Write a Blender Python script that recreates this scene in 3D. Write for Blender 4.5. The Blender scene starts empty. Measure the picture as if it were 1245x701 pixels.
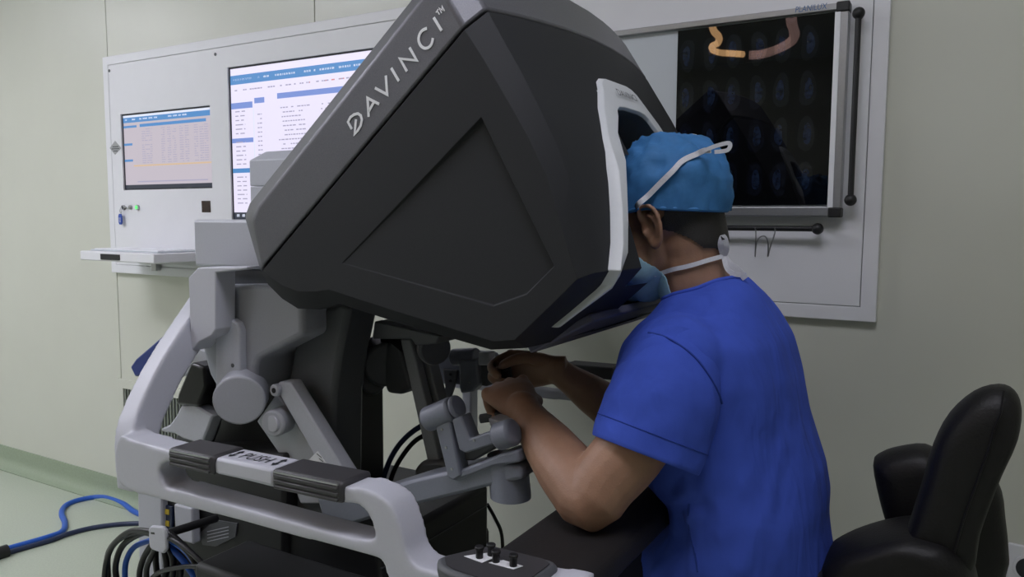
import bpy, bmesh, math, random
from mathutils import Vector, Matrix, noise
from mathutils.geometry import tessellate_polygon
from mathutils.bvhtree import BVHTree
random.seed(7)
scn = bpy.context.scene
col = scn.collection
V = Vector
PI = math.pi
# ------------------------------------------------------------------ camera
FPX, PITCH, ROLL, YAW, CAMH = 940.73, math.radians(5.3), math.radians(.229), math.radians(30.33), 1.25
CF = V((-math.sin(YAW)*math.cos(PITCH), math.cos(YAW)*math.cos(PITCH), -math.sin(PITCH)))
_r0 = V((math.cos(YAW), math.sin(YAW), 0)); _u0 = _r0.cross(CF)
CR = _r0*math.cos(ROLL) + _u0*math.sin(ROLL); CU = _u0*math.cos(ROLL) - _r0*math.sin(ROLL)
C0 = V((0, 0, CAMH))
cam = bpy.data.cameras.new('camera'); co = bpy.data.objects.new('camera', cam); col.objects.link(co)
cam.sensor_width = 36; cam.lens = FPX*36/1245; cam.clip_start = .02
co.matrix_world = Matrix(((CR.x, CU.x, -CF.x, 0), (CR.y, CU.y, -CF.y, 0), (CR.z, CU.z, -CF.z, CAMH), (0, 0, 0, 1)))
scn.camera = co
def ray(px, py): return CF + CR*((px-622.5)/FPX) - CU*((py-350.5)/FPX)
def PY(px, py, y): d = ray(px, py); return C0 + d*(y/d.y)
def PX(px, py, x): d = ray(px, py); return C0 + d*(x/d.x)
def PZ(px, py, z): d = ray(px, py); return C0 + d*((z-CAMH)/d.z)
# ------------------------------------------------------------------ world, light, exposure
w = bpy.data.worlds.new('world'); scn.world = w; w.use_nodes = True
w.node_tree.nodes['Background'].inputs[0].default_value = (.7, .8, 1, 1)
w.node_tree.nodes['Background'].inputs[1].default_value = .03
scn.view_settings.view_transform = 'Standard'; scn.view_settings.look = 'None'
scn.view_settings.exposure = 0.12; scn.view_settings.gamma = 1; scn.view_settings.use_curve_mapping = False
CEIL = 2.7
# ceiling light panels of the room: (x, y, size x, size y, strength)
LIGHTS = [(-3.2, .3, 1.2, .6, 15), (-3.4, -1.9, 1.2, .6, 9.5), (-5.3, .15, 1.2, .6, 13.5), (-5.3, -1.9, 1.2, .6, 6.5), (-.1, .4, 1.2, .6, 7)]
# ------------------------------------------------------------------ materials
def lin(c): return tuple((x/255/12.92 if x/255 <= .04045 else ((x/255+.055)/1.055)**2.4) for x in c)
MATS = {}
def mat(name, rgb, rough=.5, metal=0, var=.0, vscale=40, bump=0, bscale=200, spec=.5, emit=None, estr=0, speck=None, stretch=None, sss=0, coat=0):
    if name in MATS: return MATS[name]
    m = bpy.data.materials.new(name); m.use_nodes = True; nt = m.node_tree; N = nt.nodes; L = nt.links
    b = N['Principled BSDF']; c = lin(rgb)
    b.inputs['Base Color'].default_value = (*c, 1); b.inputs['Roughness'].default_value = rough
    b.inputs['Metallic'].default_value = metal; b.inputs['Specular IOR Level'].default_value = spec
    if coat: b.inputs['Coat Weight'].default_value = coat; b.inputs['Coat Roughness'].default_value = .08
    if sss:
        b.inputs['Subsurface Weight'].default_value = sss; b.inputs['Subsurface Radius'].default_value = (.012, .005, .003); b.inputs['Subsurface Scale'].default_value = 1
    tc = N.new('ShaderNodeTexCoord'); src = tc.outputs['Object']
    if stretch:
        mp = N.new('ShaderNodeMapping'); mp.inputs['Scale'].default_value = stretch; L.new(src, mp.inputs[0]); src = mp.outputs[0]
    if var or speck:
        n = N.new('ShaderNodeTexNoise'); n.inputs['Scale'].default_value = vscale; n.inputs['Detail'].default_value = 4; L.new(src, n.inputs['Vector'])
        r = N.new('ShaderNodeValToRGB'); k = var
        r.color_ramp.elements[0].position = .3; r.color_ramp.elements[1].position = .7
        if speck:
            r.color_ramp.elements[0].position = .45; r.color_ramp.elements[1].position = .62
            r.color_ramp.elements[0].color = (*c, 1); r.color_ramp.elements[1].color = (*lin(speck), 1)
        else:
            r.color_ramp.elements[0].color = (*[x*(1-k) for x in c], 1); r.color_ramp.elements[1].color = (*[min(1, x*(1+k)) for x in c], 1)
        L.new(n.outputs['Fac'], r.inputs[0]); L.new(r.outputs[0], b.inputs['Base Color'])
    if bump:
        n2 = N.new('ShaderNodeTexNoise'); n2.inputs['Scale'].default_value = bscale; n2.inputs['Detail'].default_value = 3; L.new(src, n2.inputs['Vector'])
        bp = N.new('ShaderNodeBump'); bp.inputs['Strength'].default_value = bump; bp.inputs['Distance'].default_value = .002
        L.new(n2.outputs['Fac'], bp.inputs['Height']); L.new(bp.outputs[0], b.inputs['Normal'])
    if emit:
        b.inputs['Emission Color'].default_value = (*lin(emit), 1); b.inputs['Emission Strength'].default_value = estr
    MATS[name] = m; return m
M = {}
M['wall'] = mat('wall_paint_green', (204, 205, 193), .32, var=.02, vscale=3, bump=.04, bscale=6)
M['joint'] = mat('wall_joint', (120, 126, 115), .6)
M['cove'] = mat('cove_vinyl', (150, 163, 140), .45, var=.06, vscale=120)
M['floor'] = mat('floor_vinyl', (180, 188, 172), .3, var=.07, vscale=160, bump=.03, bscale=300)
M['ceil'] = mat('ceiling_paint', (205, 207, 205), .8, var=.02, vscale=8)
M['panel'] = mat('panel_white', (226, 226, 230), .42, var=.01, vscale=12)
M['lamp'] = mat('lamp_diffuser', (240, 240, 240), .5, emit=(242, 242, 255), estr=10)
M['dark'] = mat('hood_dark_plastic', (42, 43, 46), .62, var=.12, vscale=900, bump=.06, bscale=900, spec=.25)
M['band'] = mat('hood_grey_paint', (98, 98, 104), .42, metal=.25, var=.13, vscale=700, bump=.03, bscale=700)
M['lgrey'] = mat('console_light_grey', (196, 197, 208), .42, var=.015, vscale=300, bump=.03, bscale=700)
M['mgrey'] = mat('console_mid_grey', (184, 186, 196), .45, var=.03, vscale=300, bump=.03, bscale=600)
M['agrey'] = mat('arm_blue_grey', (128, 132, 146), .42, var=.03, vscale=300)
M['dgrey'] = mat('console_dark_grey', (82, 84, 88), .5, var=.05, vscale=300)
M['hgrey'] = mat('housing_grey', (158, 160, 169), .45, var=.03, vscale=300, bump=.03, bscale=600)
M['lkgrey'] = mat('linkage_grey', (120, 122, 126), .5, var=.05, vscale=300)
M['black'] = mat('matt_black_plastic', (26, 26, 28), .5, var=.1, vscale=200)
M['rubber'] = mat('black_rubber_grip', (62, 61, 64), .48, var=.05, vscale=400)
M['steel'] = mat('brushed_steel', (170, 170, 172), .28, metal=1, var=.06, vscale=80, stretch=(1, 1, 14))
M['alu'] = mat('anodised_aluminium', (168, 169, 172), .35, metal=.7, var=.03, vscale=200)
M['bsteel'] = mat('blackened_steel', (40, 39, 40), .3, metal=.6, var=.1, vscale=120)
M['white'] = mat('white_print', (235, 236, 240), .5, var=.01, vscale=100)
M['ink'] = mat('dark_ink', (30, 32, 40), .5, var=.02, vscale=100)
M['leather'] = mat('black_leather', (17, 16, 17), .5, var=.15, vscale=60, bump=.25, bscale=260, spec=.35)
M['padleather'] = mat('armrest_vinyl', (25, 22, 23), .6, var=.12, vscale=90, bump=.15, bscale=300)
M['skin'] = mat('skin', (152, 116, 94), .5, var=.07, vscale=45, bump=.18, bscale=380, sss=.12)
M['hair'] = mat('black_hair', (24, 21, 20), .55, var=.35, vscale=500, bump=.6, bscale=700)
M['cap'] = mat('cap_nonwoven_blue', (52, 112, 168), .75, var=.07, vscale=70, bump=.5, bscale=55)
M['mask'] = mat('mask_pale_blue', (150, 188, 204), .8, var=.05, vscale=200, bump=.3, bscale=120)
M['tie'] = mat('tie_white', (205, 206, 212), .8, var=.06, vscale=300, bump=.2, bscale=400)
M['shirt'] = mat('scrub_blue_cotton', (62, 86, 186), .85, var=.06, vscale=30, bump=.12, bscale=900, spec=.2)
_nt = M['shirt'].node_tree; _b = _nt.nodes['Principled BSDF']; _tc = _nt.nodes.new('ShaderNodeTexCoord'); _mp = _nt.nodes.new('ShaderNodeMapping'); _mp.inputs['Scale'].default_value = (1, 1, .28); _mp.inputs['Rotation'].default_value = (.2, -.25, 0)
_n = _nt.nodes.new('ShaderNodeTexNoise'); _n.inputs['Scale'].default_value = 17; _n.inputs['Detail'].default_value = 2.5; _n.inputs['Distortion'].default_value = .6
_bp = _nt.nodes.new('ShaderNodeBump'); _bp.inputs['Strength'].default_value = .9; _bp.inputs['Distance'].default_value = .012
_nt.links.new(_tc.outputs['Object'], _mp.inputs[0]); _nt.links.new(_mp.outputs[0], _n.inputs['Vector']); _nt.links.new(_n.outputs['Fac'], _bp.inputs['Height'])
_old = _b.inputs['Normal'].links[0].from_socket; _nt.links.new(_old, _bp.inputs['Normal']); _nt.links.new(_bp.outputs[0], _b.inputs['Normal'])
M['hem'] = mat('scrub_blue_seam', (44, 66, 150), .85, var=.06, vscale=300, spec=.2)
M['trouser'] = mat('navy_trousers', (22, 26, 52), .85, var=.1, vscale=100)
M['cblack'] = mat('cable_black', (22, 22, 25), .35, var=.05, vscale=100)
M['cblue'] = mat('cable_blue', (36, 92, 190), .4, var=.05, vscale=100)
M['cnavy'] = mat('cable_navy', (34, 46, 78), .4, var=.05, vscale=100)
M['bluecase'] = mat('blue_plastic', (32, 54, 128), .45, var=.05, vscale=60)
M['film'] = mat('xray_film', (9, 10, 13), .015, var=.4, vscale=7, spec=.35)
M['fprint1'] = mat('film_print_dim', (15, 18, 26), .015, var=.6, vscale=60)
M['fprint2'] = mat('film_print_blue', (24, 33, 52), .015, var=.7, vscale=90)
M['diff'] = mat('light_box_diffuser', (196, 202, 208), .35, var=.01, vscale=10)
M['glass'] = mat('dark_glass', (30, 32, 34), .12, var=.05, vscale=20)
M['vgrey'] = mat('viewer_grey', (120, 122, 124), .5, var=.02, vscale=100)
M['bezel'] = mat('viewer_white_bezel', (205, 208, 212), .45, var=.015, vscale=200)
M['scrA'] = mat('screen_pink_white', (30, 30, 30), .3, emit=(214, 204, 216), estr=.72)
M['scrB'] = mat('screen_lilac_white', (30, 30, 30), .3, emit=(232, 226, 250), estr=.95)
M['uiblue'] = mat('screen_blue', (20, 20, 20), .3, emit=(84, 150, 216), estr=.75)
M['uilav'] = mat('screen_lavender', (20, 20, 20), .3, emit=(124, 150, 220), estr=.85)
M['uitext'] = mat('screen_text', (20, 20, 20), .3, emit=(176, 172, 200), estr=.8)
M['uiwhite'] = mat('screen_white', (20, 20, 20), .3, emit=(226, 232, 250), estr=.9)
M['uired'] = mat('screen_red_text', (20, 20, 20), .3, emit=(226, 150, 150), estr=.8)
M['uidark'] = mat('screen_taskbar', (20, 20, 20), .3, emit=(44, 50, 66), estr=.8)
M['uiyel'] = mat('screen_amber', (20, 20, 20), .3, emit=(226, 196, 160), estr=.8)
M['green'] = mat('lit_green_button', (60, 200, 80), .3, emit=(90, 240, 110), estr=1.4)
M['tag'] = mat('key_tag_blue', (40, 76, 170), .4, var=.03, vscale=80)
M['brown'] = mat('sensor_brown_window', (52, 34, 30), .2, var=.05, vscale=80)
M['yellow'] = mat('yellow_plastic', (200, 175, 50), .5, var=.03, vscale=80)
# ------------------------------------------------------------------ mesh helpers
class MB:
    def __init__(s): s.v = []; s.f = []; s.m = []
    def add(s, vs, fs, mi=0):
        o = len(s.v); s.v += [V(p) for p in vs]; s.f += [tuple(i+o for i in f) for f in fs]; s.m += [mi]*len(fs); return s
    def box(s, c, size, rot=None, mi=0):
        c = V(c); h = V(size)/2; vs = []
        for x in (-1, 1):
            for y in (-1, 1):
                for z in (-1, 1):
                    p = V((x*h.x, y*h.y, z*h.z)); vs.append(c + (rot @ p if rot else p))
        return s.add(vs, [(0, 1, 3, 2), (4, 6, 7, 5), (0, 4, 5, 1), (2, 3, 7, 6), (0, 2, 6, 4), (1, 5, 7, 3)], mi)
    def bx(s, x0, x1, y0, y1, z0, z1, mi=0): return s.box(((x0+x1)/2, (y0+y1)/2, (z0+z1)/2), (x1-x0, y1-y0, z1-z0), None, mi)
    def prism(s, pts, d, holes=(), mi=0):
        pts = [V(p) for p in pts]; d = V(d); loops = [pts]+[[V(p) for p in h] for h in holes]
        flat = [p for l in loops for p in l]; n = len(flat)
        if holes: tri = [tuple(t) for t in tessellate_polygon(loops)]
        else: tri = [tuple(range(n))]
        fs = list(tri) + [tuple(i+n for i in reversed(t)) for t in tri]
        o = 0
        for l in loops:
            k = len(l)
            for i in range(k): fs.append((o+i, o+(i+1) % k, o+(i+1) % k+n, o+i+n))
            o += k
        return s.add(flat+[p+d for p in flat], fs, mi)
    def loft(s, loops, capA=True, capB=True, mi=0):
        n = len(loops[0]); vs = [p for l in loops for p in l]; fs = []
        for a in range(len(loops)-1):
            for i in range(n): fs.append((a*n+i, a*n+(i+1) % n, (a+1)*n+(i+1) % n, (a+1)*n+i))
        if capA: fs.append(tuple(reversed(range(n))))
        if capB: fs.append(tuple((len(loops)-1)*n+i for i in range(n)))
        return s.add(vs, fs, mi)
    def tube(s, path, r, n=10, flat=None, up=None, mi=0, caps=True):
        path = [V(p) for p in path]; k = len(path); rs = r if isinstance(r, (list, tuple)) else [r]*k
        ts = []
        for i in range(k): ts.append((path[min(i+1, k-1)]-path[max(i-1, 0)]).normalized())
        ref = V(up) if up else (V((0, 0, 1)) if abs(ts[0].z) < .9 else V((1, 0, 0)))
        a = (ref - ts[0]*ref.dot(ts[0])).normalized(); loops = []
        for i in range(k):
            a = (a - ts[i]*a.dot(ts[i])).normalized(); b = ts[i].cross(a)
            fa = flat or (1, 1)
            rr = rs[i] if isinstance(rs[i], tuple) else (rs[i]*fa[0], rs[i]*fa[1])
            loops.append([path[i] + a*(math.cos(2*PI*j/n)*rr[0]) + b*(math.sin(2*PI*j/n)*rr[1]) for j in range(n)])
        return s.loft(loops, caps, caps, mi)
    def bar(s, path, wd, th, up=(0, 0, 1), mi=0):          # rectangular sweep
        path = [V(p) for p in path]; k = len(path); loops = []
        for i in range(k):
            t = (path[min(i+1, k-1)]-path[max(i-1, 0)]).normalized(); u = V(up); a = (u-t*u.dot(t)).normalized(); b = t.cross(a)
            ww = wd[i] if isinstance(wd, (list, tuple)) else wd; tt = th[i] if isinstance(th, (list, tuple)) else th
            loops.append([path[i]+a*(x*tt/2)+b*(y*ww/2) for x, y in ((1, 1), (1, -1), (-1, -1), (-1, 1))])
        return s.loft(loops, True, True, mi)
    def ell(s, c, r, rot=None, nu=20, nv=12, mi=0):
        c = V(c); vs = []; fs = []
        for i in range(nv+1):
            t = PI*i/nv
            for j in range(nu):
                p = V((r[0]*math.sin(t)*math.cos(2*PI*j/nu), r[1]*math.sin(t)*math.sin(2*PI*j/nu), r[2]*math.cos(t)))
                vs.append(c+(rot @ p if rot else p))
        for i in range(nv):
            for j in range(nu):
                q = (i*nu+j, (i+1)*nu+j, (i+1)*nu+(j+1) % nu, i*nu+(j+1) % nu)
                if i == 0: q = (q[0], q[1], q[2])
                elif i == nv-1: q = (q[0], q[1], q[3])
                fs.append(q)
        return s.add(vs, fs, mi)
    def cyl(s, a, b, r, n=24, mi=0): return s.tube([a, b], r, n, mi=mi)
def smooth(pts, n=6, closed=False):                          # Catmull-Rom
    pts = [V(p) for p in pts]; out = []; k = len(pts)
    for i in range(k if closed else k-1):
        if closed: p0, p1, p2, p3 = pts[i-1], pts[i], pts[(i+1) % k], pts[(i+2) % k]
        else: p0, p1, p2, p3 = pts[max(i-1, 0)], pts[i], pts[i+1], pts[min(i+2, k-1)]
        for j in range(n):
            t = j/n
            out.append(.5*((2*p1)+(p2-p0)*t+(2*p0-5*p1+4*p2-p3)*t*t+(3*p1-p0-3*p2+p3)*t**3))
    if not closed: out.append(pts[-1])
    return out
def thing(name, label, cat, loc, group=None):
    o = bpy.data.objects.new(name, None); col.objects.link(o); o.location = loc; o.empty_display_size = .05
    o['label'] = label; o['category'] = cat
    if group: o['group'] = group
    return o
def wloc(o):
    l = V((0, 0, 0))
    while o: l += o.location; o = o.parent
    return l
def finish(me, name, mats, parent=None, bevel=0, seg=2, angle=35, label=None, kind=None, smoothang=40):
    if not isinstance(mats, (list, tuple)): mats = [mats]
    for m_ in mats: me.materials.append(m_)
    for p in me.polygons: p.use_smooth = True
    me.set_sharp_from_angle(angle=math.radians(smoothang))
    o = bpy.data.objects.new(name, me); col.objects.link(o)
    n = len(me.vertices); c = V((0, 0, 0))
    if n:
        lo = V([min(v.co[k] for v in me.vertices) for k in range(3)]); hi = V([max(v.co[k] for v in me.vertices) for k in range(3)])
        c = (lo+hi)/2
        if not parent: c.z = lo.z
        me.transform(Matrix.Translation(-c))
    o.location = c - wloc(parent) if parent else c
    if parent: o.parent = parent
    if bevel:
        b = o.modifiers.new('bevel', 'BEVEL'); b.width = bevel; b.segments = seg; b.limit_method = 'ANGLE'; b.angle_limit = math.radians(angle); b.harden_normals = False
    if label: o['label'] = label
    if kind: o['kind'] = kind
    return o
def build(mb, name, mats, parent=None, bevel=0, seg=2, angle=35, label=None, cat=None, group=None, kind=None, smoothang=40, recalc=True):
    me = bpy.data.meshes.new(name); me.from_pydata(mb.v, [], mb.f); me.update()
    if recalc:
        bm = bmesh.new(); bm.from_mesh(me); bmesh.ops.recalc_face_normals(bm, faces=bm.faces); bm.to_mesh(me); bm.free()
    if any(mb.m):
        for p, i in zip(me.polygons, mb.m): p.material_index = i
    o = finish(me, name, mats, parent, bevel, seg, angle, label, kind, smoothang)
    if cat: o['category'] = cat
    if group: o['group'] = group
    return o
def evalmesh(mb, voxel, iters=4, fac=.5):
    me = bpy.data.meshes.new('tmp'); me.from_pydata(mb.v, [], mb.f); me.update()
    bm = bmesh.new(); bm.from_mesh(me); bmesh.ops.recalc_face_normals(bm, faces=bm.faces); bm.to_mesh(me); bm.free()
    o = bpy.data.objects.new('tmp', me); col.objects.link(o)
    r = o.modifiers.new('r', 'REMESH'); r.mode = 'VOXEL'; r.voxel_size = voxel; r.adaptivity = 0
    if iters: q = o.modifiers.new('s', 'SMOOTH'); q.factor = fac; q.iterations = iters
    dg = bpy.context.evaluated_depsgraph_get(); dg.update()
    out = bpy.data.meshes.new_from_object(o.evaluated_get(dg))
    bpy.data.objects.remove(o); bpy.data.meshes.remove(me); return out
def textmesh(mb, s, size, origin, xd, yd, depth=.0006, mi=0, width=None, shear=0):
    cu = bpy.data.curves.new('t', 'FONT'); cu.body = s; cu.size = 1; cu.align_x = 'CENTER'; cu.align_y = 'CENTER'; cu.shear = shear; cu.resolution_u = 3
    o = bpy.data.objects.new('t', cu); col.objects.link(o); dg = bpy.context.evaluated_depsgraph_get(); dg.update()
    me = bpy.data.meshes.new_from_object(o.evaluated_get(dg)); bpy.data.objects.remove(o)
    xs = [v.co.x for v in me.vertices]; ys = [v.co.y for v in me.vertices]
    cx, cy = (min(xs)+max(xs))/2, (min(ys)+max(ys))/2; ky = size/(max(ys)-min(ys)); kx = width/(max(xs)-min(xs)) if width else ky
    origin = V(origin); xd = V(xd).normalized(); yd = V(yd).normalized(); n = xd.cross(yd)
    mb.add([origin+xd*((v.co.x-cx)*kx)+yd*((v.co.y-cy)*ky)+n*depth for v in me.vertices], [tuple(p.vertices) for p in me.polygons], mi)
    bpy.data.meshes.remove(me)
def strokes(mb, polys, wd, n, th=.0008, mi=0):              # polylines of 3D points drawn as flat ribbons
    n = V(n).normalized()
    for pl in polys:
        pl = [V(p) for p in pl]
        L, Rr = [], []
        for i in range(len(pl)):
            t = (pl[min(i+1, len(pl)-1)]-pl[max(i-1, 0)]).normalized()
            if 0 < i < len(pl)-1:
                a = (pl[i]-pl[i-1]).normalized(); b = (pl[i+1]-pl[i]).normalized(); t = (a+b).normalized(); k = 1/max(.5, t.dot(a))
            else: k = 1
            s_ = t.cross(n)*(wd/2*k); L.append(pl[i]+s_); Rr.append(pl[i]-s_)
        for i in range(len(pl)-1): mb.prism([L[i], L[i+1], Rr[i+1], Rr[i]], n*th, mi=mi)
def pxY(pts, y): return [PY(a, b, y) for a, b in pts]
# ================================================================== THE ROOM
X0, X1, YB, YW = -6.4, 1.7, -3.7, 1.98
def struct(o): o['kind'] = 'structure'; return o
struct(build(MB().bx(X0-.1, X1+.1, YB-.1, YW+.1, -.1, 0), 'floor', M['floor'], label='pale green vinyl floor'))
struct(build(MB().bx(X0-.1, X1+.1, YB-.1, YW+.1, CEIL, CEIL+.1), 'ceiling', M['ceil'], label='white ceiling'))
struct(build(MB().bx(X0-.1, X0, YB, YW, 0, CEIL), 'wall_left', M['wall'], label='pale green side wall'))
struct(build(MB().bx(X1, X1+.1, YB, YW, 0, CEIL), 'wall_right', M['wall'], label='pale green side wall'))
struct(build(MB().bx(X0-.1, X1+.1, YB-.1, YB, 0, CEIL), 'wall_front', M['wall'], label='pale green wall facing the control panel'))
wb = struct(build(MB().bx(X0-.1, X1+.1, YW+.012, YW+.1, 0, CEIL), 'wall_back', M['joint'], label='pale green wall of flat panels with thin joints'))
SE = [X0, -4.4, -3.102, -1.935, .9, X1]
for a, b in zip(SE, SE[1:]):
    build(MB().bx(a+.0015, b-.0015, YW, YW+.012, .1, CEIL), 'wall_panel', M['wall'], wb, bevel=.0015, seg=1)
# coved vinyl skirting
pr_ = [(YW-.006, .104), (YW-.006, .06)] + [(YW-.006-.045*(1-math.cos(t)), .05-.046*math.sin(t)) for t in [PI/2*i/6 for i in range(7)]] + [(YW-.05, 0), (YW, 0), (YW, .104)]
struct(build(MB().loft([[V((x, y, z)) for y, z in pr_] for x in (X0, X1)]), 'baseboard_back', M['cove'], label='coved green vinyl skirting'))
# ceiling light panels
for i, (x, y, sx, sy, st) in enumerate(LIGHTS):
    t = thing('ceiling_light', 'flat rectangular ceiling light panel', 'ceiling light', (x, y, CEIL-.03), 'ceiling light panels')
    fr = MB()
    fr.prism([(x-sx/2-.02, y-sy/2-.02, CEIL-.03), (x+sx/2+.02, y-sy/2-.02, CEIL-.03), (x+sx/2+.02, y+sy/2+.02, CEIL-.03), (x-sx/2-.02, y+sy/2+.02, CEIL-.03)], (0, 0, .03),
             holes=[[(x-sx/2, y-sy/2, CEIL-.03), (x+sx/2, y-sy/2, CEIL-.03), (x+sx/2, y+sy/2, CEIL-.03), (x-sx/2, y+sy/2, CEIL-.03)]])
    build(fr, 'frame', M['panel'], t)
    mm = M['lamp'].copy(); mm.name = 'lamp_diffuser_lit'; mm.node_tree.nodes['Principled BSDF'].inputs['Emission Strength'].default_value = st
    build(MB().bx(x-sx/2, x+sx/2, y-sy/2, y+sy/2, CEIL-.02, CEIL-.001), 'diffuser', mm, t)
# added glowing tubes behind the camera, bent to form the reflection in the film
FILM_Y = 1.934
def mirror_on_ceiling(px, py, z):
    p = PZ(px, py, z); return V((p.x, 2*FILM_Y-p.y, z))
t = thing('reflection_tubes', 'added glowing tubes bent to shape the reflection in the film', 'lamp', mirror_on_ceiling(885, 55, 2.3))
m_w = mat('tube_warm', (255, 230, 200), .5, emit=(255, 200, 140), estr=9)
m_p = mat('tube_pink', (255, 230, 230), .5, emit=(255, 205, 195), estr=2.2)
a = [(866, 31), (868, 38), (874, 45), (873, 52), (866, 56), (867, 61), (876, 64), (890, 65), (904, 66)]
b = [(911, 67), (925, 66), (942, 61), (955, 55), (964, 48), (966, 40), (963, 30), (962, 22)]
build(MB().tube(smooth([mirror_on_ceiling(x, y, 2.3) for x, y in a], 4), .02, 8), 'tube', m_w, t)
build(MB().tube(smooth([mirror_on_ceiling(x, y, 2.3) for x, y in b], 4), .028, 8), 'tube', m_p, t)
for q in (a[0], b[-1]):
    p = mirror_on_ceiling(*q, 2.3); build(MB().cyl(p, p+V((0, 0, CEIL-2.3)), .012, 8), 'mount', M['panel'], t)
# ================================================================== WALL CONTROL PANEL
PL, PR, PT, PB, PF = -3.107, -.1705, 1.896, 1.009, 1.96
def rectxz(x0, x1, z0, z1, y): return [V((x0, y, z0)), V((x1, y, z0)), V((x1, y, z1)), V((x0, y, z1))]
cp = thing('control_panel', 'long white control panel with two lit screens set into the green wall', 'control panel', ((PL+PR)/2, YW, PB))
BW = .034
build(MB().prism(rectxz(PL, PR, PB, PT, PF), (0, YW-PF, 0), holes=[rectxz(PL+BW, PR-BW, PB+BW, PT-BW, PF)]), 'frame', M['panel'], cp, bevel=.002)
build(MB().bx(PL+BW-.002, PR-BW+.002, PF+.012, YW-.001, PB+BW-.002, PT-BW+.002), 'backing', M['joint'], cp)
sA = (PY(146, 139, PF).x, PY(254.5, 127, PF).x, PY(150.5, 231, PF).z, PY(146, 139, PF).z)
sB = (PY(276, 82, PF).x, -1.62, PY(281, 268, PF).z, PY(276, 82, PF).z)
ZL = (PB+BW+.0015, PT-BW-.0015); g = .0015
plates = [(PL+BW+g, -1.30, [sA, sB]), (-1.30+2*g, PR-BW-g, [])]
for x0, x1, hs in plates:
    build(MB().prism(rectxz(x0, x1, *ZL, PF+.001), (0, .01, 0), holes=[rectxz(*h, PF+.001) for h in hs]), 'door_panel', M['panel'], cp, bevel=.001, seg=1)
def screwpx(px, py):
    p = PY(px, py, PF+.001); build(MB().cyl(p+V((0, -.002, 0)), p+V((0, .004, 0)), .006, 12), 'screw', M['dgrey'], cp)
screwpx(133, 86); screwpx(262, 66)
def screen(sx, base, items, name):
    x0, x1, z0, z1 = sx; y = PF+.009
    s_ = build(MB().bx(x0+.006, x1-.006, y, y+.003, z0+.006, z1-.006), name, base, cp)
    build(MB().prism(rectxz(x0, x1, z0, z1, y-.001), (0, .004, 0), holes=[rectxz(x0+.006, x1-.006, z0+.006, z1-.006, y-.001)]), 'screen_bezel', M['ink'], s_)
    mats = [M['uiblue'], M['uilav'], M['uitext'], M['uired'], M['uidark'], M['uiyel'], M['uiwhite']]
    mb = MB(); W_, H_ = x1-x0-.012, z1-z0-.012
    for (u0, u1, v0, v1, mi) in items:      # fractions from the top left corner
        mb.bx(x0+.006+u0*W_, x0+.006+u1*W_, y-.0008-(.0003 if mi == 2 else 0), y, z1-.006-v1*H_, z1-.006-v0*H_, mi)
    build(mb, 'screen_print', mats, s_, recalc=False)
rnd = random.Random(3)
def words(u0, u1, v, h, items, mi=2, dens=.7, wl=.02):
    u = u0
    while u < u1:
        l = wl*rnd.uniform(.6, 1.8)
        if rnd.random() < dens: items.append((u, min(u+l, u1), v, v+h, mi))
        u += l+wl*.5
it = [(0, 1, 0, .03, 6), (0, 1, .03, .10, 0), (.0, .16, .14, .17, 0), (.2, .95, .13, .17, 0), (.0, .1, .38, .41, 0), (0, .1, .60, .63, 0), (0, 1, .95, 1, 4), (.11, 1, .68, .70, 5), (.15, .95, .9, .915, 2)]
words(.02, .9, .05, .02, it, 6, .6, .03)
for r in range(16):
    v = .2+r*.03
    words(.22, .34, v, .009, it, 2, .8, .03)
    for c in (.45, .52, .58, .66, .72, .82, .88, .93): words(c, c+.04, v, .009, it, 2, .8, .012)
screen(sA, M['scrA'], it, 'screen')
it = [(0, 1, .045, .105, 0), (.0, .155, .225, .265, 1), (.17, .24, .205, .24, 1), (.33, .98, .19, .225, 1), (0, .155, .46, .49, 1), (0, .155, .66, .69, 0), (0, 1, .955, 1, 4), (.16, .165, .27, .95, 6), (.75, .8, .215, .235, 0)]
words(.02, .98, .068, .012, it, 6, .75, .010); words(.03, .95, .14, .008, it, 2, .6, .010); words(.5, .95, .14, .008, it, 3, .3, .012)
for r in range(22):
    v = .28+r*.029
    if not .43 < v < .47 and not .64 < v < .70: words(.03, .10, v, .007, it, 2, 1, .03)
    words(.19, .22, v, .007, it, 2, .7, .012); c = rnd.uniform(.33, .4); words(c, c+rnd.uniform(.08, .2), v, .007, it, 2, .85, .012); words(.6, .9, v, .007, it, 2, .5, .008)
for u in (.02, .06, .1, .2): it.append((u, u+.02, .967, .985, 6))
screen(sB, M['scrB'], it, 'screen')
# buttons, key switch, sensor, sticker
for px, mt, r in ((151, 'dgrey', .010), (159.5, 'steel', .009), (168, 'green', .011)):
    p = PY(px, 252, PF+.001); k = build(MB().cyl(p+V((0, -.008, 0)), p+V((0, .004, 0)), r, 20), 'push_button', M['alu'], cp, bevel=.001)
    build(MB().cyl(p+V((0, -.0095, 0)), p+V((0, -.007, 0)), r*.65, 16), 'button_face', M[mt], k)
a_, b_ = PY(245, 244, PF), PY(256, 258, PF)
build(MB().bx(a_.x, b_.x, PF-.001, PF+.004, b_.z, a_.z), 'sensor_window', M['brown'], cp, bevel=.001)
pts = pxY([(133.5, 180), (140, 171), (147.5, 180), (140, 188)], PF+.0005)
st_ = build(MB().prism(pts, (0, -.0006, 0)), 'sticker', M['alu'], cp)
mb = MB(); strokes(mb, [pxY([(137, 178.5), (144, 178)], PF-.0003), pxY([(136, 181), (145, 180.5)], PF-.0003), pxY([(138, 183.5), (143, 183.3)], PF-.0003)], .004, (0, -1, 0)); build(mb, 'print', M['dgrey'], st_)
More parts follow.
